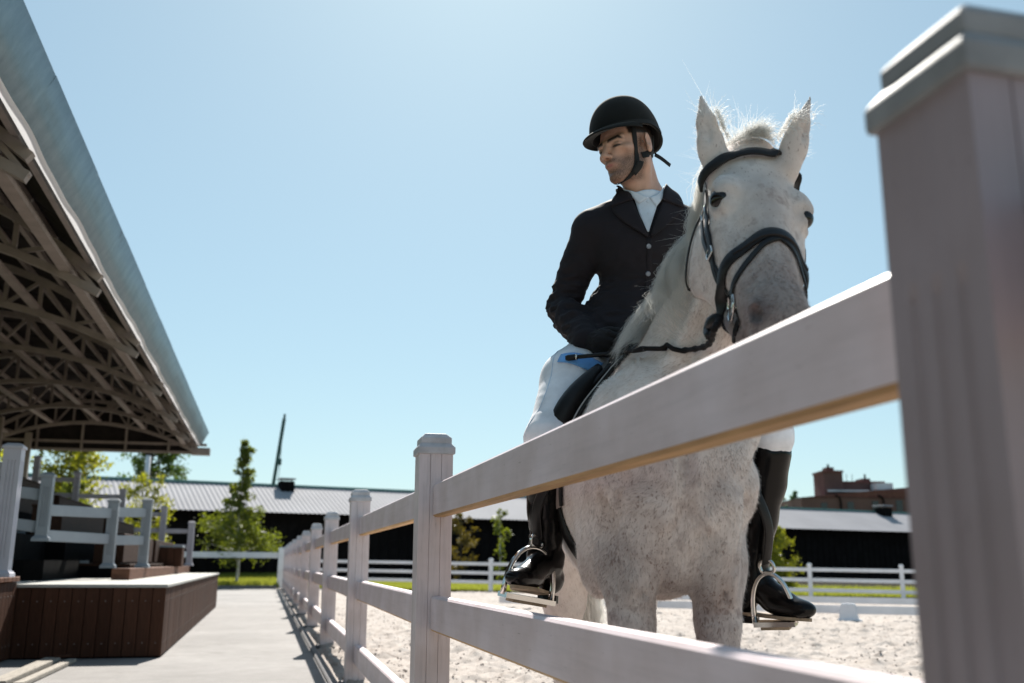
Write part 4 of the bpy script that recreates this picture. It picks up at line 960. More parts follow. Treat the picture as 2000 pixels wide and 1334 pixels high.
def forelock(n):
    root = np.array([.580, 2.165, 1.905]) + r.normal(0, 1, (n, 3)) * (.036, .012, .008); root = project(root, HPR, 5); k = 9; s = np.linspace(0, 1, k); L = .035 + .055 * r.random(n)
    d = E1 * .35 + E3 * .8 + np.array([0, 0, .35]) + r.normal(0, .22, (n, 3)); P_ = np.stack([root + (d * t + (E1 * .5 - E3 * .4) * t * t) * L[:, None] + r.normal(0, .002, (n, 3)) * t for t in s], 1)
    flat = P_.reshape(-1, 3); dd = sdf(flat, HPR); m = dd < .005; g = grad(flat[m], HPR); flat[m] += g * (.005 + .010 * r.random(m.sum()) - dd[m])[:, None]; return flat.reshape(n, k, 3)
def top_tuft(n):
    root = project(np.array([.53, 2.20, 1.90]) + r.normal(0, 1, (n, 3)) * (.035, .03, .01), HPR, 4); k = 7; s = np.linspace(0, 1, k); L = .03 + .06 * r.random(n) ** 1.5
    d = np.array([-.15, 0, .8]) + np.clip(r.normal(0, .3, (n, 3)), -.5, .5); c = np.clip(r.normal(0, .35, (n, 3)), -.6, .6); return np.stack([root + (d * t + c * t * t) * L[:, None] for t in s], 1)
o = hchild('forelock', strands(np.concatenate([np.stack([np.interp(np.linspace(0, 1, 9), np.linspace(0, 1, 7), q[:, j]) for j in range(3)], -1)[None] for q in top_tuft(130)] + [forelock(1700)]), .0006), M_MANE); o['kind'] = 'stuff'
def ear_fluff(n):
    out = []
    for i in EAR:
        b, t, f, M, L = EAR[i]; h = r.random(n // 2) ** .8; sd_ = np.where(r.random(n // 2) > .5, 1, -1); w_ = .03 * (1 - h) + .004
        root = b + (t - b) * (.05 + .85 * h)[:, None] + M[0] * (sd_ * w_)[:, None] + f * .004; d = M[0] * sd_[:, None] * .7 + f * .2 + M[2] * .5 + r.normal(0, .2, (n // 2, 3)); l = (.012 + .02 * r.random(n // 2)) * (1.2 - h)
        out.append(np.stack([root + d * (t_ * l)[:, None] for t_ in np.linspace(0, 1, 4)], 1))
    return np.concatenate(out)
o = hchild('ear_fluff', strands(ear_fluff(160), .0004), M_MANE); o['kind'] = 'stuff'
def tail(n):
    root = np.array([xc(4.15), 4.14, 1.30]) + r.normal(0, .02, (n, 3)); k = 9; L = .8 + .3 * r.random(n)
    return np.stack([root + np.stack([r.normal(0, .035, n) * t * 1.2, .13 * math.sin(min(t * 4, 1.57)) + 0 * L + r.normal(0, .02, n) * t, -L * t], -1) for t in np.linspace(0, 1, k)], 1)
o = hchild('tail', strands(tail(900), .0018), M_MANE); o['kind'] = 'stuff'
# ================================================================ rider
TH_, PI_ = R(50), R(12)
HC = np.array([.375, 3.0, 2.205])
fA = np.array([-math.sin(TH_) * math.cos(PI_), -math.cos(TH_) * math.cos(PI_), -math.sin(PI_)]); fB = np.array([math.cos(TH_), -math.sin(TH_), 0.]); fC = np.cross(fA, fB)
rl_ = R(4); fB, fC = fB * math.cos(rl_) + fC * math.sin(rl_), fC * math.cos(rl_) - fB * math.sin(rl_)
FM = np.array([fA, fB, fC])
def fp(a, b, c): return HC + fA * a + fB * b + fC * c
def fe(a, b, c, r, k=.008, sub=False, tilt=None): return ell(fp(a, b, c), r, k, FM if tilt is None else euler_axes(*tilt) @ FM, sub)
def fcn(a, b, ra, rb, k=.008, sub=False): return cone(fp(*a), fp(*b), ra, rb, k, sub=sub)
NB_ = np.array([.445, 3.06, 2.05])
def face_prims():
    q = [fe(-.012, 0, .030, (.098, .076, .085), .02), fe(.030, 0, -.020, (.064, .062, .085), .02), fe(.045, 0, -.065, (.045, .045, .048), .02)]
    for d in (-1, 1):
        q += [fcn((-.008, d * .055, -.040), (.002, d * .054, -.068), .018, .016, .02), fcn((.002, d * .053, -.068), (.074, d * .014, -.104), .017, .016, .018), fe(.056, d * .045, -.022, (.027, .021, .017), .015),
              fcn((.072, d * .048, .016), (.091, d * .014, .011), .0105, .0095, .012), fe(.098, d * .032, -.006, (.018, .019, .012), .010, True), fe(.0755, d * .032, -.008, (.0135, .0145, .0125), .003),
              fe(.079, d * .033, -.0020, (.0125, .0165, .0065), .004), fe(.078, d * .033, -.0150, (.011, .0145, .0045), .005), fe(.086, d * .046, -.045, (.02, .014, .02), .02, True)]
    q += [fe(.080, 0, -.103, (.019, .021, .016), .012), fcn((.090, 0, .008), (.1175, 0, -.034), .0075, .0105, .010), fe(.0885, 0, -.062, (.016, .027, .020), .012)]
    for d in (-1, 1): q += [fe(.105, d * .0115, -.039, (.0105, .0075, .0075), .006), fe(.112, d * .007, -.047, (.007, .0038, .004), .003, True)]
    q += [fe(.0975, 0, -.0625, (.0055, .021, .0040), .004), fe(.0955, 0, -.0722, (.0060, .018, .0050), .004), fcn((.1040, 0, -.0668), (.086, .027, -.0725), .0017, .0016, .003, True), fcn((.1040, 0, -.0668), (.086, -.027, -.0725), .0017, .0016, .003, True),
          fe(.105, 0, -.086, (.010, .018, .006), .010, True)]
    for d in (-1, 1):
        q += [fe(-.016, d * .082, -.008, (.0225, .0085, .034), .006, tilt=(0, 8, d * 24)), fe(-.010, d * .092, -.003, (.012, .007, .019), .004, True), fe(-.010, d * .085, -.034, (.0095, .006, .010), .005), fe(.008, d * .078, -.008, (.004, .005, .007), .004)]
    q += [cone(fp(-.028, 0, -.04), NB_ + [0, .01, -.01], .056, .060, .03), cone(fp(.01, 0, -.075), NB_ + [-.01, -.035, -.02], .034, .032, .03)]
    # tendon of the neck and Adam's apple
    q += [cone(fp(-.02, .055, -.06), NB_ + [-.01, -.055, -.025], .014, .010, .018), fe(.012, .0, -.118, (.012, .011, .016), .012), cone(NB_ + [0, 0, .0], NB_ + [.10, .02, -.045], .04, .04, .04), cone(NB_ + [0, 0, 0], NB_ + [-.10, .02, -.045], .04, .04, .04)]
    return q
SHR, SHL = np.array([.262, 3.09, 1.945]), np.array([.612, 3.09, 1.945])
ELR, ELL = np.array([.168, 3.17, 1.705]), np.array([.690, 3.15, 1.690])
WRR, WRL = np.array([.232, 2.965, 1.545]), np.array([.490, 2.93, 1.540])
HIR, HIL = np.array([.310, 3.13, 1.545]), np.array([.470, 3.13, 1.545])
KNR, KNL = np.array([.104, 2.80, 1.215]), np.array([.765, 2.86, 1.235])
ANR, ANL = np.array([.105, 2.98, .885]), np.array([.715, 2.985, .835])
PEL, WAI, CHS = np.array([.390, 3.13, 1.585]), np.array([.414, 3.115, 1.735]), np.array([.432, 3.095, 1.895])
def A4(p, r): return (*p, r)
def torso(g=0.0, k=.05):
    q = [ell(PEL, (.158 + g, .125 + g, .115 + g), k), ell(WAI, (.098 + g, .093 + g, .13 + g), k), ell(CHS, (.163 + g, .112 + g, .150 + g), k), ell(CHS + [0, .01, .07], (.150 + g, .09 + g, .085 + g), k)]
    q += [cone(CHS + [0, .0, .105], SHR + [.012, 0, .012], .062 + g, .054 + g, k), cone(CHS + [0, .0, .105], SHL + [-.012, 0, .012], .062 + g, .054 + g, k)]
    return q
def arms(g=0.0, k=.03):
    q = []
    for s, e, w_ in ((SHR, ELR, WRR), (SHL, ELL, WRL)): q += chain([A4(s, .053 + g), A4(s * .6 + e * .4, .046 + g)], k) + chain([A4(s * .6 + e * .4, .046 + g), A4(e, .038 + g)], .010) + chain([A4(e, .039 + g), A4(e * .65 + w_ * .35, .040 + g), A4(w_, .029 + g)], .008)
    return q
def legs(g=0.0, k=.03):
    q = []
    for h, kn, an in ((HIR, KNR, ANR), (HIL, KNL, ANL)):
        o_ = np.array([-.02 if h is HIR else .02, 0, 0]); q += chain([A4(h, .098 + g), A4(h * .55 + kn * .45 + o_ * 1.5 + [0, 0, .02], .090 + g), A4(kn, .058 + g)], k) + chain([A4(kn, .056 + g), A4(kn * .68 + an * .32 + [0, .015, 0], .056 + g), A4(kn * .4 + an * .6, .044 + g), A4(an, .036 + g)], k)
    return q
RO_ = np.array([.40, 3.1, 0.0])
FACE = face_prims()
BODYP = torso(-.012) + arms(-.012) + legs(-.014) + FACE
bax = [nu((-.02, .22, .02), (.22, .55, .0032), (.55, .9, .02)), nu((2.68, 2.86, .02), (2.86, 3.12, .0032), (3.12, 3.34, .02)), nu((.78, 2.0, .02), (2.0, 2.34, .0032))]
BV, BF = skin(BODYP, bax, 2, .4)
def skin_mask(V):
    L = V - HC; a, b, c = L @ fA, L @ fB, L @ fC; hd = V[:, 2] > 2.02
    g = lambda x, m, s: np.exp(-(((x - m) / s) ** 2))
    lips = np.clip(g(a, .102, .012) * g(b, 0, .018) * g(c, -.0675, .0068) * 1.4, 0, 1)
    ab = np.abs(b)
    jaw = np.clip((-.030 - c + np.clip((.052 - ab) * 0, 0, 1)) / .02, 0, 1)
    beard = np.clip((-.036 + .55 * np.clip(ab - .034, 0, .03) - c) / .026, 0, 1) * np.clip((.085 + ab * 0 + c + .055) / .02, 0, 1)
    side = np.clip((ab - .050) / .01, 0, 1) * np.clip((a + .004) / .01, 0, 1) * np.clip((.03 - a) / .012, 0, 1) * np.clip((.03 - c) / .02, 0, 1) * np.clip((c + .075) / .02, 0, 1)
    mus = np.clip(g(c, -.0525, .0060) * g(ab, .012, .016) * np.clip((a - .082) / .01, 0, 1) * 1.5, 0, 1)
    nomouth = 1 - np.clip(g(ab, 0, .020) * g(c, -.067, .009) * 1.6, 0, 1)
    under = np.clip((c + .132) / .016, 0, 1)
    bd = np.clip(np.maximum(np.maximum(beard * np.clip((a + .004) / .014, 0, 1) * nomouth * under, side), mus), 0, 1) * hd
    bd *= 1 - .0 * lips
    brow = np.clip(g(c - .0125 - .20 * (ab - .012) + .9 * np.maximum(ab - .044, 0), 0, .0050) * np.clip((ab - .009) / .004, 0, 1) * np.clip((.058 - ab) / .008, 0, 1) * np.clip((a - .045) / .01, 0, 1) * 1.8, 0, 1) * hd
    eye = np.clip(g(c + .10 * (ab - .0325), -.0085, .0034) * g(ab, .0325, .0130) ** 1.0 * np.clip((a - .062) / .006, 0, 1) * 2.4, 0, 1) * hd + np.clip(g(c, -.001, .0022) * g(ab, .033, .014) * np.clip((a - .065) / .006, 0, 1), 0, 1) * .35 * hd
    hair = np.clip(np.maximum(np.clip((c - .022) / .006, 0, 1) * np.clip((.052 - a) / .006, 0, 1) * (ab < .077), np.clip((-.030 - a) / .008, 0, 1) * np.clip((c + .060) / .010, 0, 1) * (ab < .075)), 0, 1) * hd
    return np.stack([np.clip(bd, 0, 1), lips * hd, np.clip(np.maximum(brow, hair), 0, 1), ], -1), eye
mk, eye_m = skin_mask(BV)
def skin_mat():
    b = NB('skin'); v = b.coord('Object'); at_ = b.n('ShaderNodeAttribute', attribute_name='mask'); sp = b.n('ShaderNodeSeparateColor'); b.l(at_.outputs['Color'], sp.inputs[0]); a2 = b.n('ShaderNodeAttribute', attribute_name='lash')
    n1 = b.noise(v, 35, 5, .6); n2 = b.noise(v, 420, 2); n3 = b.noise(v, 160, 3)
    c = b.ramp(n1, [(.3, (.50, .29, .21)), (.7, (.57, .34, .25))])
    st_ = b.ramp(n2, [(.38, (0, 0, 0)), (.62, (1, 1, 1))])
    m = b.n('ShaderNodeMath', operation='MULTIPLY'); b.l(sp.outputs[0], m.inputs[0]); q = b.n('ShaderNodeMath', operation='MULTIPLY_ADD'); b.l(st_, q.inputs[0]); q.inputs[1].default_value = .42; q.inputs[2].default_value = .46; b.l(q.outputs[0], m.inputs[1])
    c = b.mix(sp.outputs[1], c, (.42, .17, .14)); c = b.mix(m.outputs[0], c, (.060, .030, .018)); c = b.mix(sp.outputs[2], c, (.022, .014, .011)); c = b.mix(a2.outputs['Fac'], c, (.016, .010, .009))
    b.col(c); b.set(Roughness=.5); b.p.inputs['Subsurface Weight'].default_value = .12; b.p.inputs['Subsurface Radius'].default_value = (.01, .004, .002); b.p.inputs['Subsurface Scale'].default_value = .4
    b.bump(n3, .12, .001); return b.m
M_SKIN = skin_mat()
pme = fast_mesh(BV - RO_, BF); set_attr(pme, 'mask', mk); set_attr(pme, 'lash', np.repeat(eye_m[:, None], 3, 1))
person = turned('person', pme, M_SKIN); place(person, RO_)
tag(person, 'rider in black helmet, dark jacket and white breeches sitting on the horse', 'person')
def rchild(name, V, F_, m, parent=person): return link(name, fast_mesh(np.asarray(V) - RO_, F_), m, parent)
def rpy(name, V, F_, m, smooth=True, parent=person): return link(name, pyd([tuple(np.asarray(v) - RO_) for v in V], F_, smooth), m, parent)
# ---- cloth materials
def cloth(name, c, rough=.85, weave=900, sheen=.2, spec=.3):
    b = NB(name); v = b.coord('Object'); n = b.noise(v, 12, 4); w_ = b.noise(v, weave, 2)
    b.col(b.ramp(n, [(.3, tuple(x * .8 for x in c)), (.7, tuple(x * 1.15 for x in c))])); b.set(Roughness=rough); b.p.inputs['Sheen Weight'].default_value = sheen; b.p.inputs['Specular IOR Level'].default_value = spec; b.bump(w_, .15, .0008); return b.m
M_JACK = cloth('black jacket cloth', (.0145, .011, .0145), .8, 700, .02); M_SHIRT = cloth('pale blue shirt', (.62, .70, .80), .8); M_BREECH = cloth('white breeches', (.86, .85, .88), .75, 900, .1)
def leather(name, c, rough): return mat(name, c, rough, .2, 20, bump=.12, bscale=260, spec=.5, bdist=.001)
M_LEATH = mat('black leather', (.010, .0085, .0085), .42, .2, 20, bump=.12, bscale=260, spec=.3, bdist=.001); M_BOOT = mat('polished black boot', (.005, .004, .004), .22, .2, 20, bump=.06, bscale=160, spec=.2, bdist=.001); M_GLOVE = cloth('black glove', (.012, .010, .011), .8, 500, .05)
M_FELT = cloth('black helmet velvet', (.010, .011, .011), .95, 1200, .12, .1); M_WEB = cloth('black webbing', (.010, .010, .010), .7, 900, .05); M_CHROME = mat('polished steel', (.62, .60, .57), .13, .08, metal=1); M_BTN = mat('grey button', (.22, .24, .28), .3, .1); M_SOLE = mat('worn boot sole', (.30, .23, .16), .9, .35, 30, bump=.5)
# ---- jacket
def wrinkle(V, prims, amp, s, seed, w_=None):
    g = grad(V, prims, .004); n = vnoise3(V * np.array([1, 1, 2.2]), s, seed); n2 = vnoise3(V * np.array([1, 1, 1.5]), s * 2.3, seed + 1); d = (1 - np.abs(2 * n - 1) * 2) * amp + (n2 - .5) * amp * .8
    return V + g * (d if w_ is None else d * w_)[:, None]
JK = torso(.010) + arms(.011)
JK += [cone(PEL + [0, 0, .05], PEL + [-.01, -.01, -.055], .155, .185, .04, (0, 1, 0), 1.15)]
JK += [ell(PEL + [0, -.03, -.33], (.4, .4, .20), .02, sub=True)]
JK += [cone(NB_ + [.0, .0, .03], NB_ + [0, -.02, .12], .066, .085, .02, sub=True)]
JV, JF = skin(JK, rng3((.07, 2.84, 1.44), (.80, 3.32, 2.10), .0065), 2, .5)
elb = np.exp(-(np.linalg.norm(JV - (ELR + [.0, -.02, 0]), axis=1) / .13) ** 2) + np.exp(-(np.linalg.norm(JV - (WRR * .6 + ELR * .4), axis=1) / .12) ** 2) + .5 * np.exp(-(np.linalg.norm(JV - WAI, axis=1) / .16) ** 2) + .12
JV = wrinkle(JV, JK, .0075, 22, 41, elb)
jacket = rchild('jacket', JV, JF, M_JACK)
def patch(L, Rr, prims, off, th, n=14, m=8, axis=None):
    """cloth panel between two edge curves laid on a surface"""
    a, b = spline(L, n), spline(Rr, n); P_ = np.array([[a[i] * (1 - t) + b[i] * t for t in np.linspace(0, 1, m)] for i in range(n)]).reshape(-1, 3)
    P_ = project(P_, prims, 6, off); N_ = grad(P_, prims, .01); V = np.concatenate([P_ + N_ * th, P_]); F_ = []
    for i in range(n - 1):
        for j in range(m - 1):
            q = i * m + j; F_ += [(q, q + 1, q + m + 1, q + m), (q + n * m, q + m + n * m, q + m + 1 + n * m, q + 1 + n * m)]
    ring = [j for j in range(m)] + [i * m + m - 1 for i in range(1, n)] + [(n - 1) * m + j for j in range(m - 2, -1, -1)] + [i * m for i in range(n - 2, 0, -1)]
    for x, y in zip(ring, ring[1:] + ring[:1]): F_.append((y, x, x + n * m, y + n * m))
    return V, F_
fr = lambda x, z, y=2.96: np.array([x, y, z])
SB = torso(.010) + FACE
V, F_ = patch([fr(.398, 2.052, 3.0), fr(.398, 2.02, 2.99), fr(.412, 1.96), fr(.432, 1.905)], [fr(.497, 2.058, 3.0), fr(.478, 2.02, 2.99), fr(.456, 1.96), fr(.438, 1.905)], SB, .003, .002, 18, 8); rpy('shirt_front', V, F_, M_SHIRT)
V, F_ = patch([fr(.380, 2.062, 3.01), fr(.393, 2.035, 3.0), fr(.412, 2.005, 2.99)], [fr(.372, 2.085, 3.015), fr(.41, 2.045, 2.99), fr(.440, 2.026, 2.98)], SB, .006, .003, 10, 5); rpy('shirt_collar', V, F_, M_SHIRT)
V, F_ = patch([fr(.503, 2.085, 3.02), fr(.475, 2.045, 2.99), fr(.444, 2.026, 2.98)], [fr(.500, 2.052, 3.01), fr(.488, 2.03, 3.0), fr(.466, 1.995, 2.99)], SB, .006, .003, 10, 5); rpy('shirt_collar', V, F_, M_SHIRT)
# collar and lapels of the jacket
V, F_ = patch([fr(.378, 2.066, 3.01), fr(.392, 2.015, 2.99), fr(.412, 1.955), fr(.436, 1.893)], [fr(.335, 2.058, 3.0), fr(.318, 2.000, 2.98), fr(.352, 1.945), fr(.432, 1.885)], SB, .006, .0055, 18, 7); rpy('lapel', V, F_, M_JACK)
V, F_ = patch([fr(.500, 2.07, 3.02), fr(.488, 2.015, 2.99), fr(.464, 1.955), fr(.442, 1.893)], [fr(.548, 2.058, 3.02), fr(.560, 2.000, 2.99), fr(.52, 1.945), fr(.448, 1.885)], SB, .006, .0055, 18, 7); rpy('lapel', V, F_, M_JACK)
V, F_ = patch([fr(.372, 2.088, 3.03), fr(.388, 2.060, 3.0), fr(.395, 2.020, 2.99)], [fr(.333, 2.070, 3.03), fr(.322, 2.045, 3.0), fr(.314, 2.005, 2.98)], SB, .012, .005, 10, 6); rpy('collar', V, F_, M_JACK)
V, F_ = patch([fr(.503, 2.093, 3.04), fr(.497, 2.065, 3.0), fr(.485, 2.020, 2.99)], [fr(.545, 2.075, 3.04), fr(.560, 2.045, 3.0), fr(.566, 2.005, 2.98)], SB, .012, .005, 10, 6); rpy('collar', V, F_, M_JACK)
V, F_ = patch([fr(.428, 1.885, 2.97), fr(.432, 1.78, 2.98), fr(.424, 1.66, 2.98), fr(.415, 1.56, 2.98)], [fr(.446, 1.885, 2.97), fr(.449, 1.78, 2.98), fr(.441, 1.66, 2.98), fr(.432, 1.56, 2.98)], JK, .0005, .002, 16, 4); rpy('front_placket', V, F_, M_JACK)
def disc(name, p, prims, r_, th, m, off):
    p = project(np.array([p]), prims, 6, off)[0]; n = grad(np.array([p]), prims, .01)[0]; bm = bmesh.new(); bmesh.ops.create_cone(bm, cap_ends=True, segments=16, radius1=r_, radius2=r_ * .8, depth=th)
    bm.transform(Matrix.Translation(Vector(p - RO_)) @ Vector(n).to_track_quat('Z', 'Y').to_matrix().to_4x4()); return link(name, bm_mesh(bm, smooth=False), m, person)
for z, x in ((1.855, .437), (1.762, .440), (1.669, .436)): disc('button', fr(x, z, 2.96), JK, .0085, .004, M_BTN, .004)
for z in (2.012, 1.972): disc('shirt_button', fr(.440, z, 2.97), SB, .0045, .002, M_SHIRT, .006)
# ---- breeches
BRP = legs(.004) + [ell(PEL + [0, 0, -.03], (.165, .13, .10), .04)] + [ell((KNR * .15 + ANR * .85), (.2, .2, .225), .01, sub=True), ell((KNL * .1 + ANL * .9), (.2, .2, .235), .01, sub=True)]
V, F_ = skin(BRP, rng3((.02, 2.73, 1.05), (.86, 3.28, 1.68), .008), 2, .5); kw = np.exp(-(np.linalg.norm(V - KNR, axis=1) / .13) ** 2) + np.exp(-(np.linalg.norm(V - KNL, axis=1) / .13) ** 2) + .2
V = wrinkle(V, BRP, .0018, 14, 51, kw); rchild('breeches', V, F_, M_BREECH)
V, F_ = patch([(.160, 2.93, 1.470), (.243, 2.92, 1.475), (.325, 2.90, 1.482)], [(.152, 2.92, 1.445), (.228, 2.88, 1.435), (.298, 2.86, 1.445)], legs(.004) + [ell(PEL + [0, 0, -.03], (.165, .13, .10), .04)], .003, .003, 16, 6); rpy('breeches_shade', V, F_, cloth('blue breeches shade', (.16, .40, .78)))  # blue panel paints the jacket's shade on the white breeches
sm = [HIR + [-.11, -.02, .02], HIR * .6 + KNR * .4 + [-.09, -.06, .06], KNR * .8 + HIR * .2 + [-.06, -.05, .06], KNR + [-.06, -.03, .0]]
pth = project(spline(sm, 24), legs(.004), 6, .0005); V, F_ = [], []; tube_into(V, F_, pth, .0016, 6); rpy('seam', V, F_, M_SHIRT)
# ---- boots
def boot(kn, an, heel, toe, up):
    f = nrm(toe - heel); s_ = nrm(np.cross(f, up)); u = np.cross(s_, f); top = kn * .82 + an * .18
    q = chain([A4(kn * .88 + an * .12, .068), A4(kn * .66 + an * .34 + [0, .012, 0], .066), A4(kn * .4 + an * .6, .054), A4(an, .046)], .02) + chain([A4(an, .046), A4(heel + u * .055, .040)], .02)
    q += [ell(heel + u * .035, (.040, .036, .035), .02, np.array([f, s_, u])), cone(an - u * .02, heel * .35 + toe * .65 + u * .042, .045, .034, .03), ell(heel * .30 + toe * .70 + u * .030, (.085, .043, .029), .02, np.array([f, s_, u])), ell(toe - f * .03 + u * .022, (.045, .032, .020), .02, np.array([f, s_, u]))]
    q += [cone(kn * 1.08 - an * .08, kn * .90 + an * .10, .09, .053, .004, sub=True)]
    lo = np.min([kn, an, heel, toe], 0) - .1; hi = np.max([kn, an, heel, toe], 0) + .1; V, F_ = skin(q, rng3(lo, hi, .0065), 2, .5)
    w_ = np.exp(-(np.linalg.norm(V - an - [0, 0, .03], axis=1) / .07) ** 2) * 1.0 + .06; V = wrinkle(V, q, .006, 20, 61, w_)
    o = rchild('boot', V, F_, M_BOOT)
    # sole and heel
    n = 24; outl = []
    for i in range(n):
        a = 2 * math.pi * i / n; c, sn = math.cos(a), math.sin(a); L = np.linalg.norm(toe - heel); x = c * (L / 2 + .012); wd_ = np.interp(x, [-L / 2, -L * .15, L * .22, L / 2], [.034, .030, .046, .020]); outl.append(((heel + toe) / 2 + f * x + s_ * np.sign(sn) * abs(sn) ** .7 * wd_))
    V2 = [p + u * .004 for p in outl] + [p - u * .005 for p in outl]; F2 = [(i, (i + 1) % n, n + (i + 1) % n, n + i) for i in range(n)] + [tuple(range(n))[::-1], tuple(range(n, 2 * n))]
    rpy('sole', V2, F2, M_SOLE, False, o)
    M3 = np.array([f, s_, u]); hb = [];
    for z in (-.004, -.026):
        for i in range(14):
            a = 2 * math.pi * i / 14; hb.append(heel + f * (.012 + .036 * math.cos(a)) + s_ * .031 * math.sin(a) + u * z)
    rpy('heel', hb, [(i, (i + 1) % 14, 14 + (i + 1) % 14, 14 + i) for i in range(14)] + [tuple(range(14))[::-1], tuple(range(14, 28))], M_BOOT, False, o)
    return o
HER, TOR = np.array([.118, 3.015, .772]), np.array([.008, 2.795, .800]); HEL, TOL = np.array([.700, 3.02, .722]), np.array([.845, 2.865, .712])
boot(KNR, ANR, HER, TOR, np.array([0, 0, 1.])); boot(KNL, ANL, HEL, TOL, np.array([0, 0, 1.]))
# ---- gloved hands: palm, four curled fingers, thumb
def hand(wr, el, d, n_, name):
    d = nrm(d); n_ = nrm(n_ - d * (n_ @ d)); m_ = np.cross(d, n_)
    if name == 'R': m_ = -m_
    q = [cone(wr - nrm(wr - el) * .05, wr + d * .01, .031, .028, .02), cone(wr, wr + d * .055, .027, .032, .02), ell(wr + d * .055 + m_ * .006, (.045, .020, .043), .015, np.array([d, m_, n_]))]
    Ls = (.92, 1.0, .95, .78)
    for i in range(4):
        k0 = wr + d * (.086 - .004 * abs(i - 1)) + n_ * (.033 - .0205 * i); L = Ls[i]; k1 = k0 + d * .026 * L + m_ * .020 * L; k2 = k1 + m_ * .028 * L - d * .012 * L; k3 = k2 - d * .024 * L - m_ * .002
        q += [cone(k0 - d * .03, k0, .0105, .0112, .006)] + chain([A4(k0, .0112), A4(k1, .0102), A4(k2, .0094), A4(k3, .0086)], .0035)
    t0 = wr + d * .028 + n_ * .026 + m_ * .012; t1 = t0 + d * .036 + n_ * .017 + m_ * .012; t2 = t1 + d * .030 + n_ * .004 + m_ * .010; q += chain([A4(t0, .0150), A4(t1, .0122), A4(t2, .0100)], .006)
    lo = wr - .11; hi = wr + .13; V, F_ = skin(q, rng3(lo, hi, .0040), 1, .4); V = wrinkle(V, q, .0018, 60, 71); return rchild('glove', V, F_, M_GLOVE), wr + d * .075 + m_ * .03
gR, gripR = hand(WRR, ELR, np.array([.72, -.62, -.30]), np.array([0.1, -.15, 1]), 'R'); gL, gripL = hand(WRL, ELL, np.array([-.75, -.62, -.25]), np.array([0, -.15, 1]), 'L')
# ---- helmet
hel = empty('helmet'); hel.parent = person
def hpt(a, b, c): return fp(a, b, c) - RO_
def rim(ph):                                                    # ph 0 = front
    c = math.cos(ph); return .046 - .002 * (1 - c) / 2 - .050 * max(0, -c) ** 1.5
def dome(scale=1.0, dz=0.0, nu_=56, nv=18):
    V, F_ = [], []
    for j in range(nv + 1):
        t = j / nv * (math.pi / 2) * .985
        for i in range(nu_):
            ph = 2 * math.pi * i / nu_; rz = rim(ph); ap = .178; ra = .130 if math.cos(ph) < 0 else .126; x = ra * math.cos(ph) * math.cos(t) ** .86 - .008; y = .110 * math.sin(ph) * math.cos(t) ** .86; z = rz + (ap - rz) * math.sin(t) ** 1.0
            V.append(hpt(x * scale, y * scale, z * scale + dz))
    for j in range(nv):
        for i in range(nu_): a = j * nu_ + i; b = j * nu_ + (i + 1) % nu_; F_.append((a, b, b + nu_, a + nu_))
    F_.append(tuple(nv * nu_ + i for i in range(nu_))); return V, F_
V, F_ = dome(); Vi, Fi = dome(.93, .0); n0 = len(V); V += Vi; F_ += [tuple(x + n0 for x in f)[::-1] for f in Fi]; F_ += [(i, n0 + i, n0 + (i + 1) % 56, (i + 1) % 56) for i in range(56)]
link('shell', pyd(V, F_), M_FELT, hel)
V, F_ = [], []; N_ = 29                                          # visor
for j, (e, dz) in enumerate(((0, 0.004), (.35, .003), (.7, -.003), (.93, -.010), (1.0, -.0135), (.96, -.0165), (.6, -.0095), (0, -.004))):
    for i in range(N_):
        ph = R(-76 + 152 * i / (N_ - 1)); s_ = max(0, math.cos(ph * 90 / 76)); ext = .047 * s_ ** .8 * e; V.append(hpt((.122 + 0 * ext) * math.cos(ph) - .008 + ext * math.cos(ph * .5), (.107) * math.sin(ph) + ext * math.sin(ph * .5) * .8, rim(ph) + dz + .002))
for j in range(7):
    for i in range(N_ - 1): a = j * N_ + i; F_.append((a, a + 1, a + 1 + N_, a + N_))
link('visor', pyd(V, F_), M_FELT, hel)
V, F_ = [], []
for i in range(57):
    ph = 2 * math.pi * i / 56; V_ = [hpt(((.1312 if math.cos(ph) < 0 else .1272)) * math.cos(ph) - .008, .1112 * math.sin(ph), rim(ph) + z) for z in (-.002, .012)]; V += V_
link('rim_band', pyd(V, [(2 * i, 2 * i + 2, 2 * i + 3, 2 * i + 1) for i in range(56)]), M_WEB, hel)
bm = bmesh.new(); bmesh.ops.create_uvsphere(bm, u_segments=16, v_segments=10, radius=.016); bm.transform(Matrix.Translation(Vector(hpt(-.010, 0, .176))) @ Vector(fC).to_track_quat('Z', 'Y').to_matrix().to_4x4() @ Matrix.Diagonal((1, 1, .42, 1))); link('top_button', bm_mesh(bm, smooth=True), M_FELT, hel)
def hstrap(name, ctl, w_, th, n=30, off=.001):
    p = spline([fp(*c) for c in ctl], n); p = project(p, FACE, 5, off); nn = grad(p, FACE, .01); V, F_ = [], []; strap(V, F_, p, nn, w_, th); o = rpy(name, V, F_, M_WEB, True, hel); crisp(o.data); return o
for d in (1, -1):
    hstrap('side_strap', [(.032, d * .083, .045), (.033, d * .076, .01), (.032, d * .070, -.035), (.034, d * .062, -.062), (.042, d * .052, -.09), (.058, d * .025, -.118), (.064, 0, -.124)], .017, .003)
    hstrap('nape_strap', [(.019, d * .076, -.05), (-.02, d * .080, -.048), (-.055, d * .066, -.040), (-.082, d * .035, -.03), (-.09, 0, -.028)], .021, .003)
    hstrap('rear_strap', [(-.068, d * .062, -.04), (-.078, d * .066, .0), (-.078, d * .068, .03)], .011, .003, 12)
bk_ = [fp(.030, .070, -.072), fp(.036, .064, -.090), fp(.05, .048, -.108)]; p = project(spline(bk_, 8), FACE, 5, .005); V, F_ = [], []; strap(V, F_, p, grad(p, FACE, .01), .024, .005); rpy('buckle', V, F_, M_WEB, True, hel)
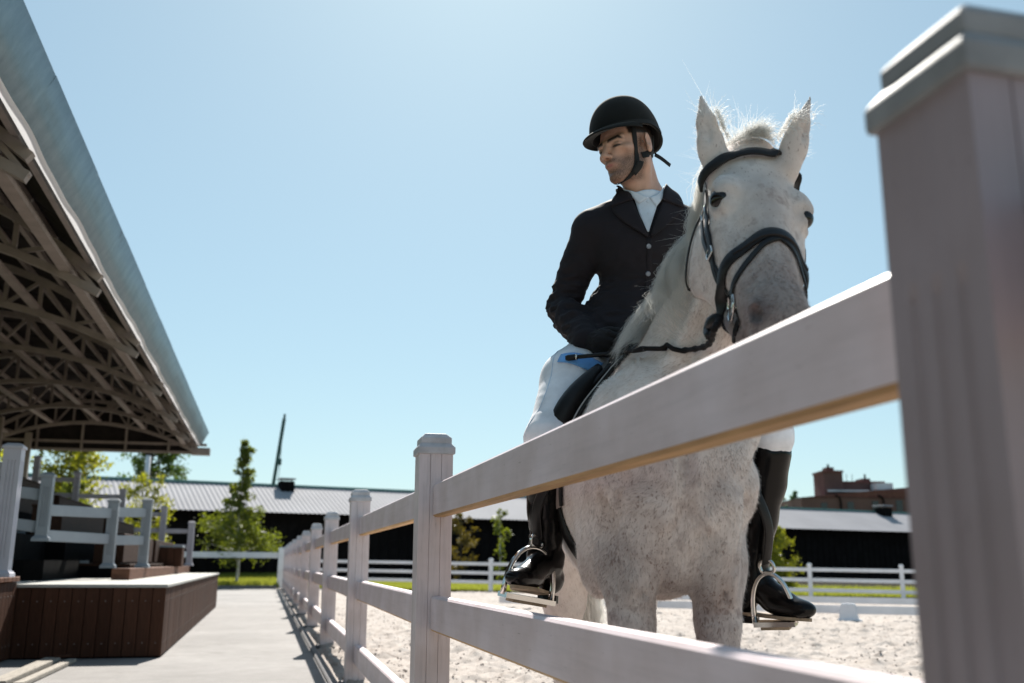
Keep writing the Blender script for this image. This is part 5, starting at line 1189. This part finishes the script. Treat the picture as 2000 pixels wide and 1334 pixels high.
V, F_ = [], []; p = spline([fp(-.075, .05, -.035), fp(-.10, .055, -.05), fp(-.128, .062, -.075)], 8); strap(V, F_, p, [fB] * 8, .016, .002); rpy('loose_strap_end', V, F_, M_WEB, True, hel)
# ---- riding crop in the right hand
cr = empty('riding_crop'); c0 = np.array([.162, 2.875, 1.468]); place(cr, c0); tag(cr, 'short black riding crop held in the gloved right hand', 'crop')
cdir = nrm(np.array([.335, 2.835, 1.478]) - c0); tube('shaft', [tuple(cdir * t) for t in (0.02, .19)], .0065, M_LEATH, cr, 10); tube('knob', [(0, 0, 0), tuple(cdir * .008), tuple(cdir * .03), tuple(cdir * .034)], [.007, .0095, .0095, .007], M_LEATH, cr, 12); tube('ferrule', [tuple(cdir * .031), tuple(cdir * .036)], .0098, M_CHROME, cr, 12)
# ================================================================ saddle, pad, girth, stirrups
SO = np.array([xc(3.05), 3.05, 1.2])
sadd = empty('saddle'); place(sadd, SO); tag(sadd, 'black leather riding saddle with stirrups on the white horse', 'saddle')
def sV(name, V, F_, m, parent=sadd): return link(name, fast_mesh(np.asarray(V) - SO, F_), m, parent)
def sP(name, V, F_, m, parent=sadd, smooth=True): return link(name, pyd([tuple(np.asarray(v) - SO) for v in V], F_, smooth), m, parent)
def shell_patch(ctlrows, off, th, n=26, m=20):
    rows = np.array([spline(r_, m) for r_ in ctlrows]); P_ = np.stack([spline(rows[:, j], n) for j in range(m)], 1).reshape(-1, 3); P_ = project(P_, BODY, 6, off); N_ = grad(P_, BODY, .02); V = np.concatenate([P_ + N_ * th, P_]); F_ = []
    for i in range(n - 1):
        for j in range(m - 1): q = i * m + j; F_ += [(q, q + 1, q + m + 1, q + m), (q + n * m, q + m + n * m, q + m + 1 + n * m, q + 1 + n * m)]
    ring = [j for j in range(m)] + [i * m + m - 1 for i in range(1, n)] + [(n - 1) * m + j for j in range(m - 2, -1, -1)] + [i * m for i in range(n - 2, 0, -1)]
    for x, y in zip(ring, ring[1:] + ring[:1]): F_.append((y, x, x + n * m, y + n * m))
    return V, F_, P_
def pad_mat():
    b = NB('quilted pad'); v = b.coord('Object'); ck = b.n('ShaderNodeTexVoronoi'); ck.inputs['Scale'].default_value = 22; b.l(v, ck.inputs['Vector']); b.col((.30, .24, .22)); b.set(Roughness=.85); b.bump(ck.outputs['Distance'], .7, .006); return b.m
M_PAD = pad_mat(); M_PIPE = mat('pad piping', (.55, .53, .52), .7, .1)
for s in (-1, 1):
    X = lambda y, d: xc(y) + s * d
    V, F_, _ = shell_patch([[(X(2.72, .03), 2.72, 1.48), (X(2.74, .16), 2.74, 1.36), (X(2.74, .25), 2.75, 1.18), (X(2.78, .27), 2.80, 1.02)], [(X(3.0, .02), 3.0, 1.47), (X(3.0, .18), 3.0, 1.36), (X(3.0, .27), 3.0, 1.18), (X(3.0, .28), 3.0, 1.0)], [(X(3.4, .02), 3.42, 1.46), (X(3.4, .18), 3.42, 1.36), (X(3.4, .27), 3.38, 1.18), (X(3.4, .28), 3.3, 1.02)]], .004, .010)
    sP('saddle_pad', V, F_, M_PAD)
    pp = project(spline([(X(2.72, .03), 2.72, 1.48), (X(2.74, .16), 2.74, 1.36), (X(2.74, .25), 2.75, 1.18), (X(2.78, .27), 2.80, 1.02)], 30), BODY, 6, .010); V, F_ = [], []; tube_into(V, F_, pp, .006, 8); sP('piping', V, F_, M_LEATH)
    pp = project(spline([(X(2.735, .03), 2.738, 1.48), (X(2.75, .16), 2.757, 1.36), (X(2.75, .25), 2.767, 1.18)], 30), BODY, 6, .015); V, F_ = [], []; tube_into(V, F_, pp, .0022, 6); sP('piping', V, F_, M_PIPE)
    V, F_, _ = shell_patch([[(X(2.80, .07), 2.83, 1.45), (X(2.80, .17), 2.79, 1.34), (X(2.80, .25), 2.78, 1.20), (X(2.8, .27), 2.83, 1.07)], [(X(3.0, .06), 3.0, 1.46), (X(3.0, .18), 2.98, 1.36), (X(3.0, .27), 2.98, 1.18), (X(3.0, .28), 2.96, 1.03)], [(X(3.2, .06), 3.2, 1.46), (X(3.2, .18), 3.16, 1.36), (X(3.2, .27), 3.12, 1.2), (X(3.2, .28), 3.08, 1.05)]], .016, .014)
    sP('flap', V, F_, M_LEATH)
    kr = project(spline([(X(2.81, .12), 2.83, 1.42), (X(2.80, .19), 2.80, 1.33), (X(2.80, .25), 2.80, 1.20), (X(2.8, .265), 2.84, 1.10)], 20), BODY, 6, .040); V, F_ = [], []; tube_into(V, F_, kr, [.012 + .022 * math.sin(math.pi * i / 19) for i in range(20)], 12); sP('knee_roll', V, F_, M_LEATH)
    gp = project(spline([(X(2.88, .27), 2.88, 1.06), (X(2.86, .24), 2.86, .92), (X(2.85, .12), 2.84, .80), (X(2.85, 0), 2.84, .77)], 26), BODY, 6, .002); V, F_ = [], []; strap(V, F_, gp, grad(gp, BODY, .02), .075, .010); sP('girth', V, F_, M_LEATH)
ST = [ell((xc(3.1), 3.14, 1.475), (.13, .22, .045), .03), ell((xc(3.35), 3.38, 1.53), (.14, .07, .05), .04), ell((xc(2.88), 2.885, 1.515), (.085, .05, .04), .03)]
V, F_ = skin(ST, rng3((.18, 2.78, 1.36), (.58, 3.5, 1.62), .009), 2, .5); sV('seat', V, F_, M_LEATH)
def stirrup(top, bl, br, hip, lab):
    t = empty('stirrup'); t.rotation_euler = (0, 0, 0); t.parent = sadd; t['label'] = lab
    top, bl, br = map(np.asarray, (top, bl, br)); w_ = br - bl; up = nrm(top - (bl + br) / 2); wd = np.linalg.norm(w_); s_ = nrm(w_); h = (top - (bl + br) / 2) @ up
    dpt = np.cross(s_, up); mid = (bl + br) / 2; pts = []
    for i in range(25):
        a = math.pi * i / 24; x = -math.cos(a); z = math.sin(a) ** .75; sh = abs(x); pts.append(mid + s_ * x * wd * .5 * (1 if z < .55 else 1) * (1 - .12 * (1 - z) * 0) + up * h * z * .93)
    V, F_ = [], []; tube_into(V, F_, pts, [.0085 - .002 * math.sin(math.pi * i / 24) for i in range(25)], 10); sP('arch', V, F_, M_CHROME, t)
    V, F_ = [], []; eye_ = [top + up * .012 + s_ * x + up * z for x, z in ((-.016, -.018), (-.02, .002), (-.010, .014), (.010, .014), (.02, .002), (.016, -.018), (-.016, -.018))]; tube_into(V, F_, spline(eye_, 28), .0052, 8); sP('eye', V, F_, M_CHROME, t)
    V, F_ = [], []
    c8 = [(x, y, z) for z in (-.008, .006) for y in (-.024, .024) for x in (-.5, .5)]; M8 = [mid + s_ * x * wd * 1.02 + dpt * y + up * z for x, y, z in c8]; sP('tread', M8, [(0, 2, 3, 1), (4, 5, 7, 6), (0, 1, 5, 4), (2, 6, 7, 3), (0, 4, 6, 2), (1, 3, 7, 5)], M_CHROME, t, False)
    M9 = [mid + s_ * x * wd * .7 + dpt * y * .8 + up * (z * .6 - .012) for x, y, z in c8]; sP('tread_pad', M9, [(0, 2, 3, 1), (4, 5, 7, 6), (0, 1, 5, 4), (2, 6, 7, 3), (0, 4, 6, 2), (1, 3, 7, 5)], M_SOLE, t, False)
    lp = spline([hip, (np.asarray(hip) + top) / 2 + [-.02 if hip[0] < .4 else .02, -.02, 0], top + up * .02], 20); V, F_ = [], []; n_ = nrm(np.array([-.35 if hip[0] < .4 else .35, -1, .1])); strap(V, F_, lp, [n_] * 20, .030, .006); sP('stirrup_leather', V, F_, M_LEATH, t)
stirrup((.075, 2.90, .918), (-.022, 2.855, .778), (.118, 2.945, .752), (.118, 2.80, 1.12), 'polished steel stirrup around the raised boot at left')
stirrup((.745, 2.90, .848), (.712, 2.935, .697), (.815, 2.885, .702), (.690, 2.82, 1.10), 'polished steel stirrup around the pointed boot at right')

# ================================================================ bridle and reins
br = empty('bridle'); place(br, PO); tag(br, 'black leather bridle with noseband and reins on the horse head', 'bridle')
def bP(name, V, F_, m, parent=br): return link(name, pyd([tuple(np.asarray(v) - PO) for v in V], F_, True), m, parent)
HB = HEADP
def hs(name, ctl, w_, th, n=50, off=.002, m=None, parent=br):
    p = spline([hp(*c) for c in ctl], n); p = project(p, HPR, 6, off); nn = grad(p, HPR, .012); V, F_ = [], []; strap(V, F_, p, nn, w_, th); o = bP(name, V, F_, m or M_LEATH, parent); crisp(o.data); return o
hs('browband', [(.115, -.095, -.11), (.100, -.088, -.06), (.088, -.06, -.02), (.082, 0, 0), (.088, .06, -.02), (.100, .088, -.06), (.115, .095, -.11)], .026, .007, 60, .009)
hs('headpiece', [(.13, -.10, -.13), (.05, -.085, -.15), (-.02, -.03, -.14), (-.02, .03, -.14), (.05, .085, -.15), (.13, .10, -.13)], .030, .005, 50)
for d in (1, -1):
    hs('cheekpiece', [(.12, d * .095, -.115), (.20, d * .10, -.105), (.30, d * .09, -.105), (.39, d * .075, -.125), (.46, d * .062, -.130)], .017, .005)
    hs('noseband_cheek', [(.12, d * .098, -.130), (.22, d * .10, -.135), (.33, d * .086, -.125), (.415, d * .075, -.115)], .014, .004)
    hs('throat_lash', [(.12, d * .095, -.145), (.20, d * .09, -.22), (.26, d * .06, -.29), (.28, 0, -.31)], .012, .004)
    hs('flash_strap', [(.380, 0, .0), (.405, d * .035, -.02), (.45, d * .052, -.07), (.50, d * .055, -.11), (.53, d * .045, -.14), (.55, 0, -.17)], .014, .005)
    for s_ in (.20, .34): 
        q = project(np.array([hp(s_, d * .10, -.115)]), HPR, 6, .006)[0]; V, F_ = [], []; u_, v_ = E1, nrm(np.cross(E1, grad(np.array([q]), HPR, .01)[0])); tube_into(V, F_, spline([q + u_ * a + v_ * b for a, b in ((-.011, -.012), (-.011, .012), (.011, .012), (.011, -.012), (-.011, -.012))], 30), .0022, 6); bP('buckle', V, F_, M_CHROME)
    # bit ring and mouthpiece
    c = project(np.array([hp(.485, d * .058, -.128)]), HPR, 6, .008)[0]; V, F_ = [], []; tube_into(V, F_, [c + (E1 * math.cos(a) + (nrm(E3 * .9 + E2 * d * .25)) * math.sin(a)) * .034 for a in np.linspace(0, 2 * math.pi, 33)], .0036, 8, False); bP('bit_ring', V, F_, M_CHROME)
    V, F_ = [], []; tube_into(V, F_, [c, hp(.49, 0, -.125)], .007, 8); bP('mouthpiece', V, F_, M_CHROME)
hs('noseband', [(.49, .0, -.235), (.46, .055, -.19), (.425, .074, -.12), (.392, .062, -.05), (.370, .03, -.006), (.366, 0, 0), (.370, -.03, -.006), (.392, -.062, -.05), (.425, -.074, -.12), (.46, -.055, -.19), (.49, .0, -.235)], .030, .0065, 80, .002)
hs('noseband_lining', [(.397, .068, -.066), (.380, .040, -.012), (.375, 0, .002), (.380, -.040, -.012), (.397, -.068, -.066)], .012, .0095, 40, .002)
# reins from the bit rings back to the hands
M_REIN = mat('braided rein', (.012, .010, .010), .75, .3, 60, bump=.3, spec=.15)
bR = hp(.505, .075, -.15); bL = hp(.505, -.075, -.15)
def rein(name, pts, n=80):
    p = spline(pts, n); p2 = p.copy(); d_ = sdf(p, BODY); m = d_ < .012
    if m.any(): p2[m] = p[m] + grad(p[m], BODY, .01) * (.012 - d_[m])[:, None]
    V, F_ = [], []; tube_into(V, F_, p2, [.0062 + .0022 * (i % 4 == 0) for i in range(n)], 8); return bP(name, V, F_, M_REIN)
rein('rein', [bR, np.array([.418, 1.96, 1.335]), np.array([.44, 2.15, 1.345]), np.array([.418, 2.40, 1.385]), np.array([.375, 2.62, 1.405]), np.array([.352, 2.76, 1.43]), np.array(gripR) + [.02, -.01, 0]])
rein('rein', [bL, np.array([.70, 1.98, 1.34]), np.array([.69, 2.2, 1.36]), np.array([.60, 2.5, 1.43]), np.array([.50, 2.76, 1.49]), np.array(gripL) + [.0, -.01, 0]])
V, F_ = [], []; tube_into(V, F_, spline([bR + [-.005, 0, .0], bR + [-.012, .05, -.012], np.array([.42, 2.02, 1.335])], 10), [.010, .016, .018, .016, .015, .014, .013, .012, .010, .008], 10); bP('rein_stop', V, F_, M_LEATH)
V, F_ = [], []; tube_into(V, F_, [np.array([.40, 2.5, .845]) + [.016 * math.cos(a), 0, .016 * math.sin(a)] for a in np.linspace(0, 6.283, 20)], .003, 6, False); sP('girth_ring', V, F_, M_LEATH)
